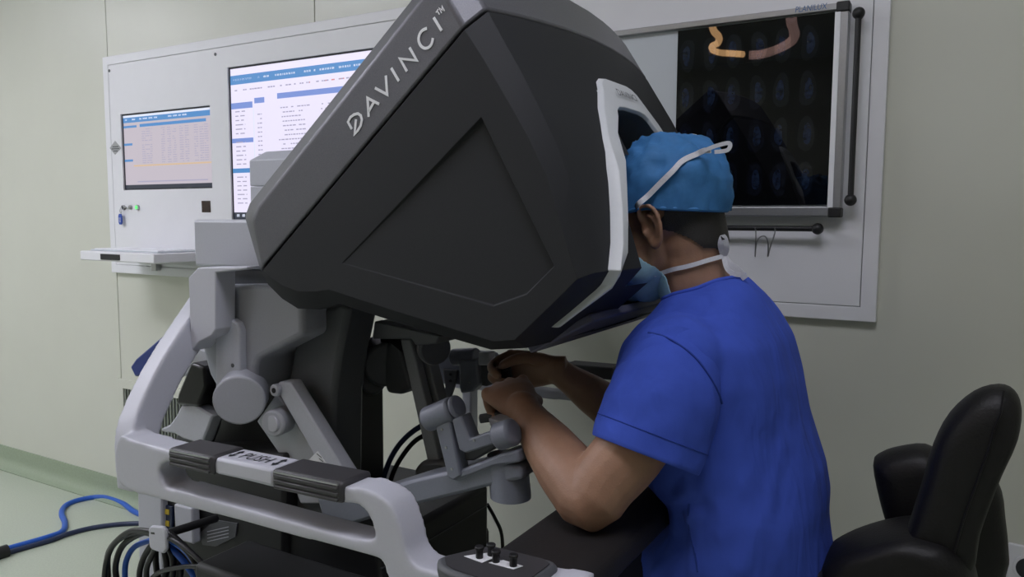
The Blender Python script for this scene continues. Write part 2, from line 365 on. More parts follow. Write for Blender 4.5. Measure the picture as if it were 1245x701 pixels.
# key ring with blue tag hanging in the lock
p = PY(147, 252, PF-.012); kt = thing('key_tag', 'blue key tag hanging from the panel lock', 'key tag', p)
build(MB().box(p+V((.012, .006, 0)), (.03, .003, .006)), 'key', M['steel'], kt)
build(MB().tube(smooth([p+V((-.002, .002, 0)), p+V((-.008, 0, -.014)), p+V((-.002, 0, -.024)), p+V((.004, 0, -.014))], 4, True)+[p+V((-.002, .002, 0))], .0012, 6), 'ring', M['steel'], kt)
c = p+V((-.006, 0, -.048)); o_ = [V((c.x+.011*sx_, c.y-.003, c.z+.022*sz_)) for sx_, sz_ in ((-1, -.6), (-.5, -1), (.5, -1), (1, -.6), (1, .6), (.5, 1), (-.5, 1), (-1, .6))]
tg = build(MB().prism(o_, (0, .005, 0)), 'tag', M['tag'], kt, bevel=.001)
mb = MB(); [mb.box((c.x, c.y-.0035, c.z-.010+.007*i), (.012, .0008, .002)) for i in range(3)]; build(mb, 'print', M['white'], tg)
# fold-out keyboard shelf under the small screen
zt = .985+.06
q = lambda px, py, z: PZ(px, py, z)
ZK = PY(165, 300, 1.80).z
n0, n1, f0, f1 = PZ(96, 308, ZK-.02), PZ(186, 312, ZK-.02), PZ(155, 292, ZK+.004), PZ(238, 297, ZK+.004)
yn, yf = 1.72, 1.955
xa, xb = PY(97, 305, yn).x, PY(187, 310, yn).x; za = PY(140, 306.5, yn).z; zb = PY(140, 318, yn).z
sh = thing('keyboard_shelf', 'silver fold-out keyboard shelf below the small screen', 'shelf', ((xa+xb)/2, yf, zb))
build(MB().bx(xa, xb, yn, yf, zb, za), 'tray', M['panel'], sh, bevel=.004)
kb = build(MB().bx(xa+.02, xb-.02, yn+.03, yf-.02, za, za+.006), 'keyboard', M['diff'], sh, bevel=.002)
for r in range(5):
    for c_ in range(14):
        kx = xa+.03+c_*(xb-xa-.06)/14; ky = yn+.04+r*(yf-yn-.08)/5
        build(MB().bx(kx, kx+(xb-xa-.06)/14-.003, ky, ky+(yf-yn-.08)/5-.004, za+.006, za+.009), 'key', M['white'] if (c_+r) % 5 else M['uilav'].copy() if 0 else M['white'], kb)
hx = xa+(xb-xa)*.30
build(MB().bx(hx, hx+(xb-xa)*.26, yn-.003, yn+.002, zb+.006, za-.008), 'latch', M['black'], sh, bevel=.001)
build(MB().bx(xa+.08, xb+.24, 1.90, 1.958, zb-.018, zb-.001), 'bracket', M['alu'], sh, bevel=.002)
build(MB().bx(xa+.12, xa+.15, 1.935, YW-.022, zb-.05, zb-.017), 'support', M['steel'], sh, bevel=.002)
# ================================================================== LIGHT BOX
LY = 1.925
lx1 = PY(1027, 130, LY).x; lx0 = -1.02; lzt = PY(1020, 3, LY).z; lzb = PY(1000, 263, LY).z
rw = PY(1027, 130, LY).x-PY(1013, 130, LY).x
lb = thing('light_box', 'wide x-ray film light box with aluminium rails on white panel', 'light box', ((lx0+lx1)/2, PF, lzb))
rt = PY(1013, 12, LY).z
rbz = PY(1003, 250.5, LY).z
build(MB().bx(lx0, lx1-rw, LY, PF, rt, lzt), 'top_rail', M['alu'], lb, bevel=.002)
build(MB().bx(lx0, lx1-rw, LY, PF, lzb, rbz), 'bottom_rail', M['alu'], lb, bevel=.003)
build(MB().bx(lx1-rw, lx1, LY, PF, lzb, lzt), 'side_rail', M['alu'], lb, bevel=.002)
build(MB().bx(lx1-rw-.004, lx1-rw+.008, LY-.002, PF, lzb+.02, lzt-.02), 'side_lip', M['white'], lb, bevel=.001)
build(MB().bx(lx0, lx0+rw, LY, PF, rbz, rt), 'side_rail', M['alu'], lb, bevel=.002)
for zz in (lzb, rt-.004): build(MB().bx(lx1-rw-.002, lx1+.002, LY-.004, PF-.002, zz-.002, zz+(lzt-rt)+.006), 'corner_cap', M['black'], lb, bevel=.003)
build(MB().bx(lx0+rw, lx1-rw, FILM_Y+.006, PF, rbz, rt), 'diffuser', M['diff'], lb)
mb = MB(); a_, b_ = PY(967, 12, LY), PY(1006, 6, LY); c = (a_+b_)/2
textmesh(mb, 'PLANILUX', .013, (c.x, LY-.0005, (rt+lzt)/2+.003), (1, 0, 0), (0, 0, 1), width=(b_.x-a_.x), shear=.15)
build(mb, 'lettering', mat('blue_print', (60, 100, 150), .5, var=.02, vscale=50), lb)
# films clipped on the light box
fx0 = PY(822, 140, FILM_Y).x; fx1 = lx1-rw-.003
fm = thing('xray_film', 'dark x-ray film with rows of faint kidney scans on light box', 'x-ray film', ((fx0+fx1)/2, FILM_Y, rbz))
build(MB().bx(fx0, fx1, FILM_Y, FILM_Y+.003, rbz+.003, rt-.003), 'sheet', M['film'], fm)
fp = MB()
FW, FH = fx1-fx0, rt-rbz
for r in range(4):
    for c_ in range(3):
        cx = fx0+FW*(.15+.31*c_); cz = rt-FH*(.15+.235*r)
        for s_ in (-1, 1):
            ccx = cx+s_*FW*.075
            for k, (ra, rb, mi, dx) in enumerate(((.062, .092, 0, 0), (.030, .055, 1, .010*s_))):
                pts = []
                for j in range(18):
                    t_ = 2*PI*j/18; rr = 1-.28*max(0, math.cos(t_-(PI if s_ > 0 else 0)))**4+.06*math.sin(3*t_+r+c_)
                    pts.append(V((ccx+dx*FW+ra*FW*.95*rr*math.cos(t_), FILM_Y-.0003-.0003*k, cz+rb*FH*1.0*rr*math.sin(t_))))
                fp.add(pts, [tuple(range(18))], mi)
build(fp, 'film_print', [M['fprint1'], M['fprint2']], fm, recalc=False)
# black rails with ball ends
def rail(p0, p1, label):
    t = thing('wall_rail', label, 'rail', (p0+p1)/2)
    build(MB().cyl(p0, p1, .0065, 14), 'rod', M['black'], t)
    for p in (p0, p1):
        k = build(MB().ell(p, (.0135, .0135, .0135)), 'end_knob', M['black'], t)
        build(MB().cyl(p, V((p.x, PF, p.z)), .006, 12), 'standoff', M['black'], k)
RY = 1.925
rail(PY(1044, 16, RY), PY(1034, 243, RY), 'upright black rod with round end knobs right of the light box')
r0 = PY(994, 278, RY); rail(V((r0.x-.55, RY, r0.z)), r0, 'horizontal black rod with round end knobs below the light box')
# bent wire hook on the horizontal rail
hp = [(918, 277), (919, 283), (918.5, 300), (918, 312), (919, 300), (921, 292), (926, 287), (931, 288), (934, 297), (933.5, 312), (936, 302), (942, 283), (942, 277)]
pts = [PY(x, y, RY-.009) for x, y in hp]
hk = build(MB().tube(smooth(pts, 4), .0016, 6), 'wire_hook', M['steel'], label='bent wire hook hanging on the black rod below light box', cat='hook')
# small access frame with vent slats low on the wall, and the socket
a_, b_ = PY(144, 459, YW), PY(240, 560, YW)
vg = thing('vent_grille', 'pale vent grille low on the wall behind the console', 'vent', ((a_.x+b_.x)/2, YW, b_.z))
build(MB().prism(rectxz(a_.x, b_.x, b_.z, a_.z, YW-.008), (0, .008, 0), holes=[rectxz(a_.x+.04, b_.x-.04, b_.z+.04, a_.z-.04, YW-.008)]), 'frame', M['wall'], vg, bevel=.002)
build(MB().bx(a_.x+.04, b_.x-.04, YW-.002, YW-.0005, b_.z+.04, a_.z-.04), 'backing', M['dgrey'], vg)
k = 0; x = a_.x+.05
while x < b_.x-.05:
    build(MB().bx(x, x+.008, YW-.007, YW-.002, b_.z+.04, a_.z-.04), 'slat', M['joint'], vg); x += .02
a_, b_ = PY(1226, 658, YW), PY(1275, 720, YW)
so = thing('wall_socket', 'white wall socket low on the wall beside the black chair', 'socket', ((a_.x+b_.x)/2, YW, b_.z))
build(MB().bx(a_.x, b_.x, YW-.01, YW, b_.z, a_.z), 'plate', M['panel'], so, bevel=.003)
mx, mz = (a_.x+b_.x)/2, (a_.z+b_.z)/2
rs = build(MB().cyl((mx, YW-.013, mz), (mx, YW-.008, mz), .03, 24), 'socket_rim', M['panel'], so, bevel=.001)
build(MB().cyl((mx, YW-.0138, mz), (mx, YW-.012, mz), .024, 24), 'socket_face', M['ink'], rs)
# ================================================================== SURGEON CONSOLE
YM = 1.24
sc = thing('surgeon_console', 'large grey and black robotic surgery console with hooded viewer and white side frames', 'surgery console', (-.85, YM, 0))
def mir(p): return V((p.x, 2*YM-p.y, p.z))
YH = 1.2675
def mirh(p): return V((p.x, 2*YH-p.y, p.z))
def slices_y(): return [.95, .98, 1.02, 1.07, 1.145, 1.24, 1.335, 1.41, 1.46, 1.53, 1.585]
def bul(y): return .03*(1-((y-YH)/.3175)**2)
# ---- dark hood shell
D0 = [(320, 328), (565, 36), (588, 72), (606, 103), (624, 134), (645, 172), (665, 215), (683, 277), (702, 339), (676, 365), (626, 413), (600, 415), (480, 378), (400, 352), (385, 354), (362, 354), (343, 347), (328, 337)]
D1 = [(319, 332), (593, 14), (608, 41), (634, 87), (660, 139), (678, 177), (693, 218), (705, 258), (725, 331), (706, 355), (640, 423), (597, 425), (480, 391), (413, 369), (388, 376), (362, 375), (343, 363), (326, 346)]
WB = [0, 1, 1, 1, 1, 1, 1, 1, 1, .9, .5] + [0]*7
d0 = pxY(D0, .92); d1 = pxY(D1, .95); nD = len(d0)
hm = MB(); vs = list(d0); ys = slices_y()
for y in ys:
    for q9, (p, wt) in enumerate(zip(d1, WB)): vs.append(V((p.x+wt*bul(y), y, p.z+(.4*bul(y) if q9 in (1, 2) else 0))))
vs += [mirh(p) for p in d0]
fs = []; nl = len(ys)+2
for a in range(nl-1):
    for i in range(nD):
        j = (i+1) % nD
        if 1 <= a <= len(ys)-1:
            y0_, y1_ = ys[a-1], ys[a]
            half = .1 if i in (3, 4, 9) else .18
            if i in (3, 4, 5, 6, 7, 8, 9) and y0_ > YM-half and y1_ < YM+half: continue
        fs.append((a*nD+i, a*nD+j, (a+1)*nD+j, (a+1)*nD+i))
rec = pxY([(585, 142), (674, 323), (640, 358), (600, 372), (415, 320)], .92)
rfl = [p+V((0, o_, 0)) for p, o_ in zip(rec, (.008, .008, .005, .002, .0005))]
rfl = [rfl[i].lerp(sum(rfl, V())/5, .02) for i in range(5)]
base = len(vs)
for tri in tessellate_polygon([d0, rec]):
    fs.append(tuple(t if t < nD else base+t-nD for t in tri))
vs += rec; vs += rfl
for i in range(5): fs.append((base+i, base+(i+1) % 5, base+5+(i+1) % 5, base+5+i))
fs.append(tuple(base+5+i for i in range(5)))
fs.append(tuple((nl-1)*nD+i for i in range(nD)))
hm.add(vs, fs)
hood = build(hm, 'hood', M['dark'], sc, bevel=.004, seg=2, angle=22, smoothang=30, label='matt black hood with recessed side triangle')
# ---- grey cover over the hood
G0 = [(319, 325), (564, 33), (545, 0), (536, -16), (527, -20), (314, 251), (307, 268)]
G1 = [(317, 331), (592, 11), (585, 0), (556, -50), (541, -52), (303, 247), (297, 263)]
WG = [0, 1, 1, 1, .6, 0, 0]
g0 = pxY(G0, .92); g1 = pxY(G1, .95)
gm = MB(); L = [g0]
for y in ys: L.append([V((p.x+wt*bul(y), y, p.z+(.4*bul(y) if 0 < q9 < 5 else 0))) for q9, (p, wt) in enumerate(zip(g1, WG))])
L.append([mirh(p) for p in g0]); gm.loft(L)
cover = build(gm, 'hood_cover', M['band'], sc, bevel=.005, seg=3, angle=22, smoothang=30, label='grey hood cover with white lettering')
# dark joint between the two shells
jm = MB(); jm.prism(pxY([(332, 324), (556, 46), (548, 24), (330, 305)], .932), (0, 2*(YH-.932), 0)); build(jm, 'joint', M['dark'], hood)
Z5 = lambda x, y: PY(400+x/3.507, y/3.507, .9195)
LET = [[(98, 550), (82, 520), (92, 500), (108, 488), (124, 484), (136, 492), (141, 510), (136, 536), (124, 556), (110, 571), (113, 540), (116, 508)],
       [(170, 498), (165, 418), (215, 444)], [(171, 474), (193, 434)],
       [(197, 375), (249, 403), (243, 322)], [(266, 290), (299, 346)], [(333, 304), (303, 250), (375, 258), (344, 203)],
       [(418, 121), (400, 129), (387, 147), (383, 170), (390, 192), (406, 205), (424, 203), (438, 188), (444, 162)], [(447, 75), (481, 131)],
       [(457, 54), (467, 39)], [(462, 47), (472, 62)], [(481, 56), (470, 34), (483, 43), (483, 26), (493, 47)]]
mb = MB()
for i, l in enumerate(LET): strokes(mb, [[Z5(*p) for p in (smooth([V((a, b, 0)) for a, b in l], 3) if i == 6 else [V((a, b, 0)) for a, b in l]) for p in [(p.x, p.y)]]], .0042 if i < 8 else .0016, (0, -1, 0))
build(mb, 'lettering', M['white'], cover, label='white lettering along the grey hood cover', kind='stuff')
# ---- viewer bezel on the front of the hood
zf = sorted([(p.z, p.x) for p in d1[1:11]])
def xfront(z, y):
    if z <= zf[0][0]: x = zf[0][1]
    elif z >= zf[-1][0]: x = zf[-1][1]
    else:
        for (z0, x0), (z1, x1) in zip(zf, zf[1:]):
            if z0 <= z <= z1: x = x0+(x1-x0)*(z-z0)/(z1-z0); break
    return x+bul(y)
def onfront(px, py, off=.006):
    x = -.48
    for _ in range(30):
        p = PX(px, py, x); x = .5*x+.5*(xfront(p.z, min(max(p.y, .95), 1.53))+off)
    return PX(px, py, x)
NE = [(727, 103), (731, 130), (737, 168), (742, 205), (746, 250), (747, 295), (744, 328), (736, 346), (720, 361), (698, 380), (676, 398)]
ne = [onfront(*p) for p in NE]
hw = [(p.z, max(.06, YM-p.y)) for p in ne]
top = onfront(738, 98)
prof = [(top.z+.004, hw[0][1]*.45), (top.z+.001, hw[0][1]*.7), (top.z-.007, hw[0][1]*.88), (top.z-.02, hw[0][1]*.98)] + hw[1:]
def kz(z): return .45+.42*min(1, max(0, (1.365-z)/.03))*min(1, max(0, (z-1.11)/.05))
ztop = prof[0][0]; zbot = prof[-1][0]
loopO = [V((0, YM-h_, z)) for z, h_ in prof] + [V((0, YM+.9*h_, z)) for z, h_ in reversed(prof)]
def lp(inset, off, drop, dx=0):
    out = []
    for p in loopO:
        z = zbot+drop*.04+(p.z-zbot)*(ztop-zbot-drop*1.04)/(ztop-zbot)
        h_ = max(.012, abs(p.y-YM)-inset*(.4+.6*kz(z))); q = V((0, YM+math.copysign(h_, p.y-YM), z))
        q.x = xfront(q.z, q.y)+(off*kz(q.z) if off > .003 else off); out.append(q)
    return out
def arch(loops):
    mb_ = MB(); n_ = len(loopO); k_ = n_//2-1
    for A_, B_ in zip(loops, loops[1:]):
        for i_ in range(n_):
            if i_ == k_: continue
            j_ = (i_+1) % n_; mb_.add([A_[i_], A_[j_], B_[j_], B_[i_]], [(0, 1, 2, 3)])
    me_ = bmesh.new(); vv = [me_.verts.new(v) for v in mb_.v]
    for f_ in mb_.f: me_.faces.new([vv[i_] for i_ in f_])
    bmesh.ops.remove_doubles(me_, verts=me_.verts, dist=1e-5); me_.verts.index_update()
    out = MB(); out.add([v.co.copy() for v in me_.verts], [tuple(v.index for v in f_.verts) for f_ in me_.faces]); me_.free(); return out
bz = arch([lp(0, -.004, 0), lp(.001, .012, .001), lp(.004, .020, .003), lp(.010, .020, .048), lp(.013, .004, .052), lp(.014, -.13, .046)])
bezel = build(bz, 'viewer_bezel', M['bezel'], sc, bevel=.003, angle=25, smoothang=50, recalc=True, label='white viewer bezel')
build(arch([lp(.0135, .002, .053), lp(.0145, -.14, .047), lp(.05, -.145, .09)]), 'viewer_recess', M['vgrey'], bezel, recalc=True)
mb = MB(); zt_ = ztop-.024; tc_ = V((xfront(zt_, YM)+.0105, YM, zt_))
up_ = V((xfront(zt_+.02, YM)-xfront(zt_-.02, YM), 0, .04)).normalized()
textmesh(mb, 'DAVINCI', .013, tc_, (0, 1, 0), up_, depth=.0012, width=.085); build(mb, 'lettering', M['ink'], bezel)
# lower front lip of the hood (grey lilac chin plate)
lipn = [V((-.475, YM-.2, 1.108)), V((-.56, YM-.24, 1.058)), V((-.56, YM+.24, 1.058)), V((-.475, YM+.2, 1.108))]
build(MB().loft([lipn, [p+V((.007, 0, -.012)) for p in lipn]]), 'chin_plate', mat('chin_plate_lilac', (92, 92, 108), .5, var=.03, vscale=200), hood, bevel=.003)
# ---- side frames (near and far)
FY, FT = .755, .05
outer = [(146, 529), (158, 534), (207, 548), (271, 561), (343, 578), (418, 592), (433, 592), (450, 597), (463, 604), (474.5, 614.5), (482, 630), (489, 653), (494, 674), (505, 688), (523, 694), (560, 701), (690, 712), (700, 722), (690, 745), (560, 740), (500, 728), (480, 715), (471, 701), (467, 692), (462, 680), (420, 668), (234, 618), (170, 601), (154, 595), (143, 585), (139, 568), (139, 545)]
hole = [(196, 564), (207, 561), (217, 564), (268, 577), (343, 595), (418, 611), (436, 614), (447, 625), (453, 640), (455, 652), (450, 656), (420, 652), (320, 625), (215, 596), (199, 591), (192.5, 576)]
fo = smooth(pxY(outer, FY), 2, True); fh = smooth(pxY(hole, FY), 2, True)
fr = MB().prism(fo, (0, FT, 0), holes=[fh])
FRM = fr
# corner and rear upright of the frame rising to the column
pa = [PY(170, 590, .795), PY(168, 560, .795), PY(167, 530, .80), PY(175, 502, .825), PY(200, 450, .885), PY(238, 390, .975), PY(252, 368, 1.02)]
pa = smooth(pa, 5); n = len(pa)
ff = MB(); ff.v = [mir(p) for p in FRM.v]; ff.f = list(FRM.f); ff.m = list(FRM.m)
finish(evalmesh(ff, .005, 5, .5), 'side_frame', M['lgrey'], sc, smoothang=80, label='white moulded side frame')
FRM.bar(pa, .044, .058, up=(0, -.8, .6))
finish(evalmesh(FRM, .0035, 7, .5), 'side_frame', M['lgrey'], sc, smoothang=80, label='white moulded side frame with rear upright')
build(MB().bx(-1.14, -1.11, 1.685, 1.72, .1, .80), 'far_leg', M['lgrey'], sc, bevel=.005)
# grips and push plate on the upper rail
A = PY(207, 547, FY); B = PY(420, 591, FY); ax = (B-A).normalized()
def along(t, dy=0, dz=0): p = A.lerp(B, t); return V((p.x, p.y+dy, p.z+dz))
def railbox(t0, t1, y0, y1, z0, z1, m=lambda p: p):
    p = [along(t0), along(t1)]
    lo = [V((p[0].x, FY+y, p[0].z+z)) for y, z in ((y0, z0), (y1, z0), (y1, z1), (y0, z1))]
    hi = [V((p[1].x, FY+y, p[1].z+z)) for y, z in ((y0, z0), (y1, z0), (y1, z1), (y0, z1))]
    return MB().loft([[m(q) for q in lo], [m(q) for q in hi]])
tP0, tP1 = .295, .63
for m in (lambda p: p, mir):
    for t0, t1 in ((0, tP0), (tP1, 1.0)):
        gr = build(railbox(t0+.003, t1-.003, -.006, FT+.006, -.024, .006, m), 'hand_grip', M['rubber'], sc, bevel=.006, seg=2)
        for k in range(3): build(railbox(t0+.02, t1-.02, -.0085, -.004, -.021+.008*k, -.016+.008*k, m), 'rib', M['rubber'], gr, bevel=.001, seg=1)
        build(railbox(t0+.02, t1-.02, -.0075, -.002, .0015, .004, m), 'trim_strip', M['alu'], gr)
    pp = build(railbox(tP0, tP1, -.002, FT+.003, -.022, .004, m), 'push_plate', M['lgrey'], sc, bevel=.005, seg=2, label='white plate marked PUSH between the grips')
    if m is not mir:
        mb = MB(); c = along((tP0+tP1)/2, FT*.5, .0042); yd = V((0, 1, 0)); nn = ax.cross(yd)
        textmesh(mb, 'PUSH', .024, c, ax, yd, width=.058, depth=.0006)
        for s_ in (-1, 1):
            q0 = c+ax*(.046*s_); P_ = lambda u, v: q0+ax*u+yd*v+nn*.0006
            mb.add([P_(-.002, -.008), P_(.002, -.008), P_(.002, .008), P_(-.002, .008)], [(0, 1, 2, 3)])
            mb.add([P_(-.007, .006), P_(.007, .006), P_(0, .016)], [(0, 1, 2)]); mb.add([P_(-.007, -.006), P_(0, -.016), P_(.007, -.006)], [(0, 1, 2)])
        build(mb, 'lettering', M['ink'], pp, recalc=False)
# ---- armrest and touch pad
arz = .818
am = MB(); prof_ = [(-.515, arz-.03), (-.515, arz-.008), (-.50, arz), (-.39, arz), (-.372, arz-.01), (-.368, arz-.035), (-.39, arz-.05), (-.49, arz-.05)]
am.loft([[V((x, y, z)) for x, z in prof_] for y in (.80, .82, 1.66, 1.68)]); build(am, 'armrest', M['padleather'], sc, bevel=.006, seg=3, label='black padded armrest')
for y0, y1 in ((.83, .86), (1.62, 1.65)): build(MB().bx(-.60, -.42, y0, y1, .70, arz-.048), 'armrest_bracket', M['dgrey'], sc, bevel=.005)
for y in (.78, 1.70): build(MB().bx(-.62, -.56, y-.02, y+.06*(1 if y < YM else -1)+.02*(0), .70, .80) if 0 else MB().bx(-.55, -.40, min(y, YM+(y-YM)*.85), max(y, YM+(y-YM)*.85), .77, .80), 'armrest_carrier', M['lgrey'], sc, bevel=.006)
pz = .838
pad = [PZ(a, b, pz) for a, b in ((531, 678), (540, 674), (585, 663), (600, 662), (672, 680), (679, 686), (672, 692), (640, 716), (622, 720), (545, 694), (533, 687))]
ep = build(MB().prism([p+V((0, 0, -.018)) for p in pad], (0, 0, .018)), 'touch_pad', M['dgrey'], sc, bevel=.005, seg=2, label='dark control pad with small black levers')
pc = sum(pad, V())/len(pad)
build(MB().prism([pc.lerp(p, .86)+V((0, 0, .0)) for p in pad], (0, 0, .0015)), 'pad_inset', M['rubber'], ep)
dec = [(564, 676), (600, 671), (606, 676), (586, 684)], [(594, 684), (612, 681), (636, 688), (624, 692)]
for d_ in dec: build(MB().prism([PZ(a, b, pz+.002) for a, b in d_], (0, 0, .0006)), 'white_decal', M['white'], ep)
for a, b in ((583, 678), (597, 675), (603, 683), (624, 688)):
    p = PZ(a, b, pz+.002); k = build(MB().cyl(p, p+V((0, 0, .012)), .0045, 12), 'lever', M['black'], ep)
    build(MB().cyl(p+V((0, 0, .011)), p+V((0, 0, .015)), .0058, 12), 'lever_cap', M['black'], k, bevel=.001)
build(MB().prism([p+V((.004, 0, -.045)) for p in pad], (0, 0, .026)), 'pad_base', M['lgrey'], sc, bevel=.008, seg=2)
# ---- rear column and lift housings
build(MB().bx(-1.312, -1.09, 1.0, 1.48, 1.150, 1.242), 'column_cap', M['mgrey'], sc, bevel=.006, seg=2)
build(MB().bx(-1.29, -1.10, 1.012, 1.468, 1.118, 1.150), 'column_gap', M['dgrey'], sc, bevel=.003)
a_ = PY(303, 195, 1.30); b_ = PY(303, 226, 1.30); hx0, hx1, zt_ = a_.x, a_.x+.16, a_.z
build(MB().bx(hx0, hx1, 1.30, 1.62, 1.20, b_.z-.001), 'rear_housing', M['mgrey'], sc, bevel=.003)
rect_ = lambda x0, x1, y0, y1, z: [V((x0, y0, z)), V((x1, y0, z)), V((x1, y1, z)), V((x0, y1, z))]
build(MB().loft([rect_(hx0, hx1, 1.30, 1.62, b_.z), rect_(hx0, hx1, 1.30, 1.62, zt_), rect_(hx0+.03, hx1-.02, 1.325, 1.60, zt_+.022)]), 'rear_lid', M['mgrey'], sc, bevel=.002)
build(MB().bx(-1.42, -1.36, 1.40, 1.50, .1, 1.21), 'housing_post', M['dgrey'], sc, bevel=.005)
build(MB().bx(-1.44, -1.10, 1.12, 1.32, .50, .94), 'rear_tower', M['black'], sc, bevel=.01)
build(MB().bx(-1.30, -1.12, 1.12, 1.30, .93, 1.15), 'rear_column', M['dgrey'], sc, bevel=.01)
hs = MB().prism(pxY([(258, 346), (366, 345), (368, 408), (314, 436), (310, 446), (310, 480), (268, 482), (254, 456), (246, 428), (243, 395), (248, 360)], .99), (0, .12, 0))
build(hs, 'lift_housing', M['hgrey'], sc, bevel=.010, seg=3, smoothang=60)
build(MB().prism(pxY([(229, 337), (241, 325), (300, 324), (300, 327), (262, 331), (262, 400), (257, 408), (243, 415), (232, 427)], .938), (0, .045, 0)), 'side_cover', M['lgrey'], sc, bevel=.003)
pl_ = [(262, 398), (265, 390), (272, 387), (281, 388), (288, 393), (291, 402), (292, 470), (262, 476)]
ph = build(MB().prism(pxY(pl_, .974), (0, .018, 0)), 'pivot_plate', M['mgrey'], sc, bevel=.003)
p = PY(283, 444, .974); build(MB().cyl(p+V((0, -.001, 0)), p+V((0, .004, 0)), .004, 12), 'screw', M['dgrey'], ph)
# big round pivot
pc_ = PY(290.5, 487, .955); nrm = V((.62, -.77, -.12)).normalized()
pv = build(MB().tube([pc_+nrm*.0, pc_-nrm*.05], .0475, 40), 'pivot_drum', M['mgrey'], sc, bevel=.004, seg=3)
build(MB().tube([pc_-nrm*.045, pc_-nrm*.075], .041, 40), 'pivot_ring', M['dgrey'], pv, bevel=.002)
# strut with bearing and roller
def strutp(pts, y, t, name, m, bev=.003, **k): return build(MB().prism(pxY(pts, y), (0, t, 0)), name, m, sc, bevel=bev, **k)
s1 = strutp([(338, 464), (352, 464), (430, 590), (430, 612), (415, 612), (340, 480)], 1.0, .03, 'strut', M['mgrey'])
strutp([(312, 512), (336, 478), (400, 575), (420, 612), (365, 612), (345, 560)], 1.03, .02, 'strut_web', M['mgrey'])
p = PY(335, 474, .995); k = build(MB().cyl(p+V((0, -.004, 0)), p+V((0, .02, 0)), .0115, 20), 'bearing', M['mgrey'], sc, bevel=.002)
build(MB().cyl(p+V((0, -.005, 0)), p+V((0, 0, 0)), .005, 12), 'pin', M['bsteel'], k)
p = PY(331, 515, .99); k = build(MB().cyl(p, p+V((-.01, .045, 0)), .0255, 28), 'roller', M['mgrey'], sc, bevel=.004)
build(MB().cyl(p+V((0, -.002, 0)), p+V((0, .01, 0)), .016, 24), 'roller_cap', M['lgrey'], k, bevel=.002)
stk = build(MB().prism(pxY([(372, 562), (386, 548), (402, 570), (392, 580), (378, 578)], .9985), (0, .001, 0)), 'warning_label', M['white'], sc)
mb = MB(); strokes(mb, [pxY([(385+3*i, 551+6*i), (391+2*i, 556+5*i)], 0.998) for i in range(4)] + [pxY([(378, 562+3*i), (386, 565+3*i)], 0.998) for i in range(3)], .0012, (0, -1, 0), .0003); build(mb, 'print', M['ink'], stk, kind='stuff')
# rear brake lever
strutp([(232, 440), (248, 446), (250, 470), (240, 494), (213, 492), (216, 478)], 1.0, .06, 'lever_sleeve', M['bsteel'], .006)
strutp(smooth([V((a, b, 0)) for a, b in ((195, 521), (206, 516), (214, 505), (220, 494), (236, 492), (244, 500), (240, 512), (228, 523), (210, 526), (197, 525))], 3, True) and [(195, 521), (206, 516), (214, 505), (220, 493), (236, 491), (246, 498), (258, 505), (245, 540), (222, 533), (212, 527), (197, 525)], 1.01, .03, 'brake_lever', M['mgrey'], .006)
strutp([(246, 470), (262, 462), (255, 520), (240, 560), (205, 548)], 1.04, .03, 'lever_bracket', M['dgrey'], .004)
# dark centre pillar
strutp([(366, 377), (376, 371), (404, 372), (412, 367), (425, 372), (413, 430), (406, 480), (404, 660), (300, 660), (330, 560)], 1.05, .085, 'pillar', M['dgrey'], .01, label='dark grey centre pillar')
k = strutp([(367, 374), (378, 374), (378, 388), (367, 388)], 1.045, .006, 'cable_port', M['alu'], .001)
p = PY(373, 380, 1.042); build(MB().cyl(p, p+V((0, .005, 0)), .005, 12), 'port_hole', M['black'], k)
# mechanism under the hood
strutp([(455, 390), (535, 408), (530, 418), (505, 420), (500, 412), (452, 412)], 1.12, .12, 'hood_rail', M['dgrey'], .003)
strutp([(486, 412), (499, 412), (541, 585), (538, 598), (528, 598)], 1.16, .022, 'link_arm', M['lkgrey'], .003)
strutp([(499, 418), (516, 416), (534, 490), (526, 510), (516, 500)], 1.19, .03, 'link_arm', M['lkgrey'], .003)
p = PY(536, 593, 1.155); build(MB().cyl(p, p+V((0, .01, 0)), .009, 16), 'link_pin', M['bsteel'], sc)
p = PY(530, 424, 1.18); k = build(MB().cyl(p, p+V((-.03, .02, 0)), .031, 32), 'motor', M['dgrey'], sc, bevel=.003)
build(MB().tube([p+V((-.008, .005, 0)), p+V((-.013, .009, 0))], .0325, 32), 'motor_ring', M['alu'], k)
build(MB().cyl(p+V((-.03, .02, 0)), p+V((-.16, .06, 0)), .026, 24), 'motor_body', M['black'], k, bevel=.004)
p = PY(463, 440, 1.22); build(MB().cyl(p+V((.03, -.02, 0)), p+V((-.05, .05, 0)), .045, 28), 'motor', M['dgrey'], sc, bevel=.006)
p = PY(452, 466, 1.22); build(MB().cyl(p+V((.02, -.02, .01)), p+V((-.03, .03, -.01)), .026, 24), 'motor_cover', M['dgrey'], sc, bevel=.006)
strutp([(470, 415), (486, 420), (500, 470), (488, 480), (470, 478), (463, 455)], 1.20, .06, 'gear_case', M['dgrey'], .008)
strutp([(503, 570), (512, 560), (540, 560), (548, 590), (535, 600), (512, 600), (503, 592)], 1.15, .05, 'joint_block', M['dgrey'], .008)
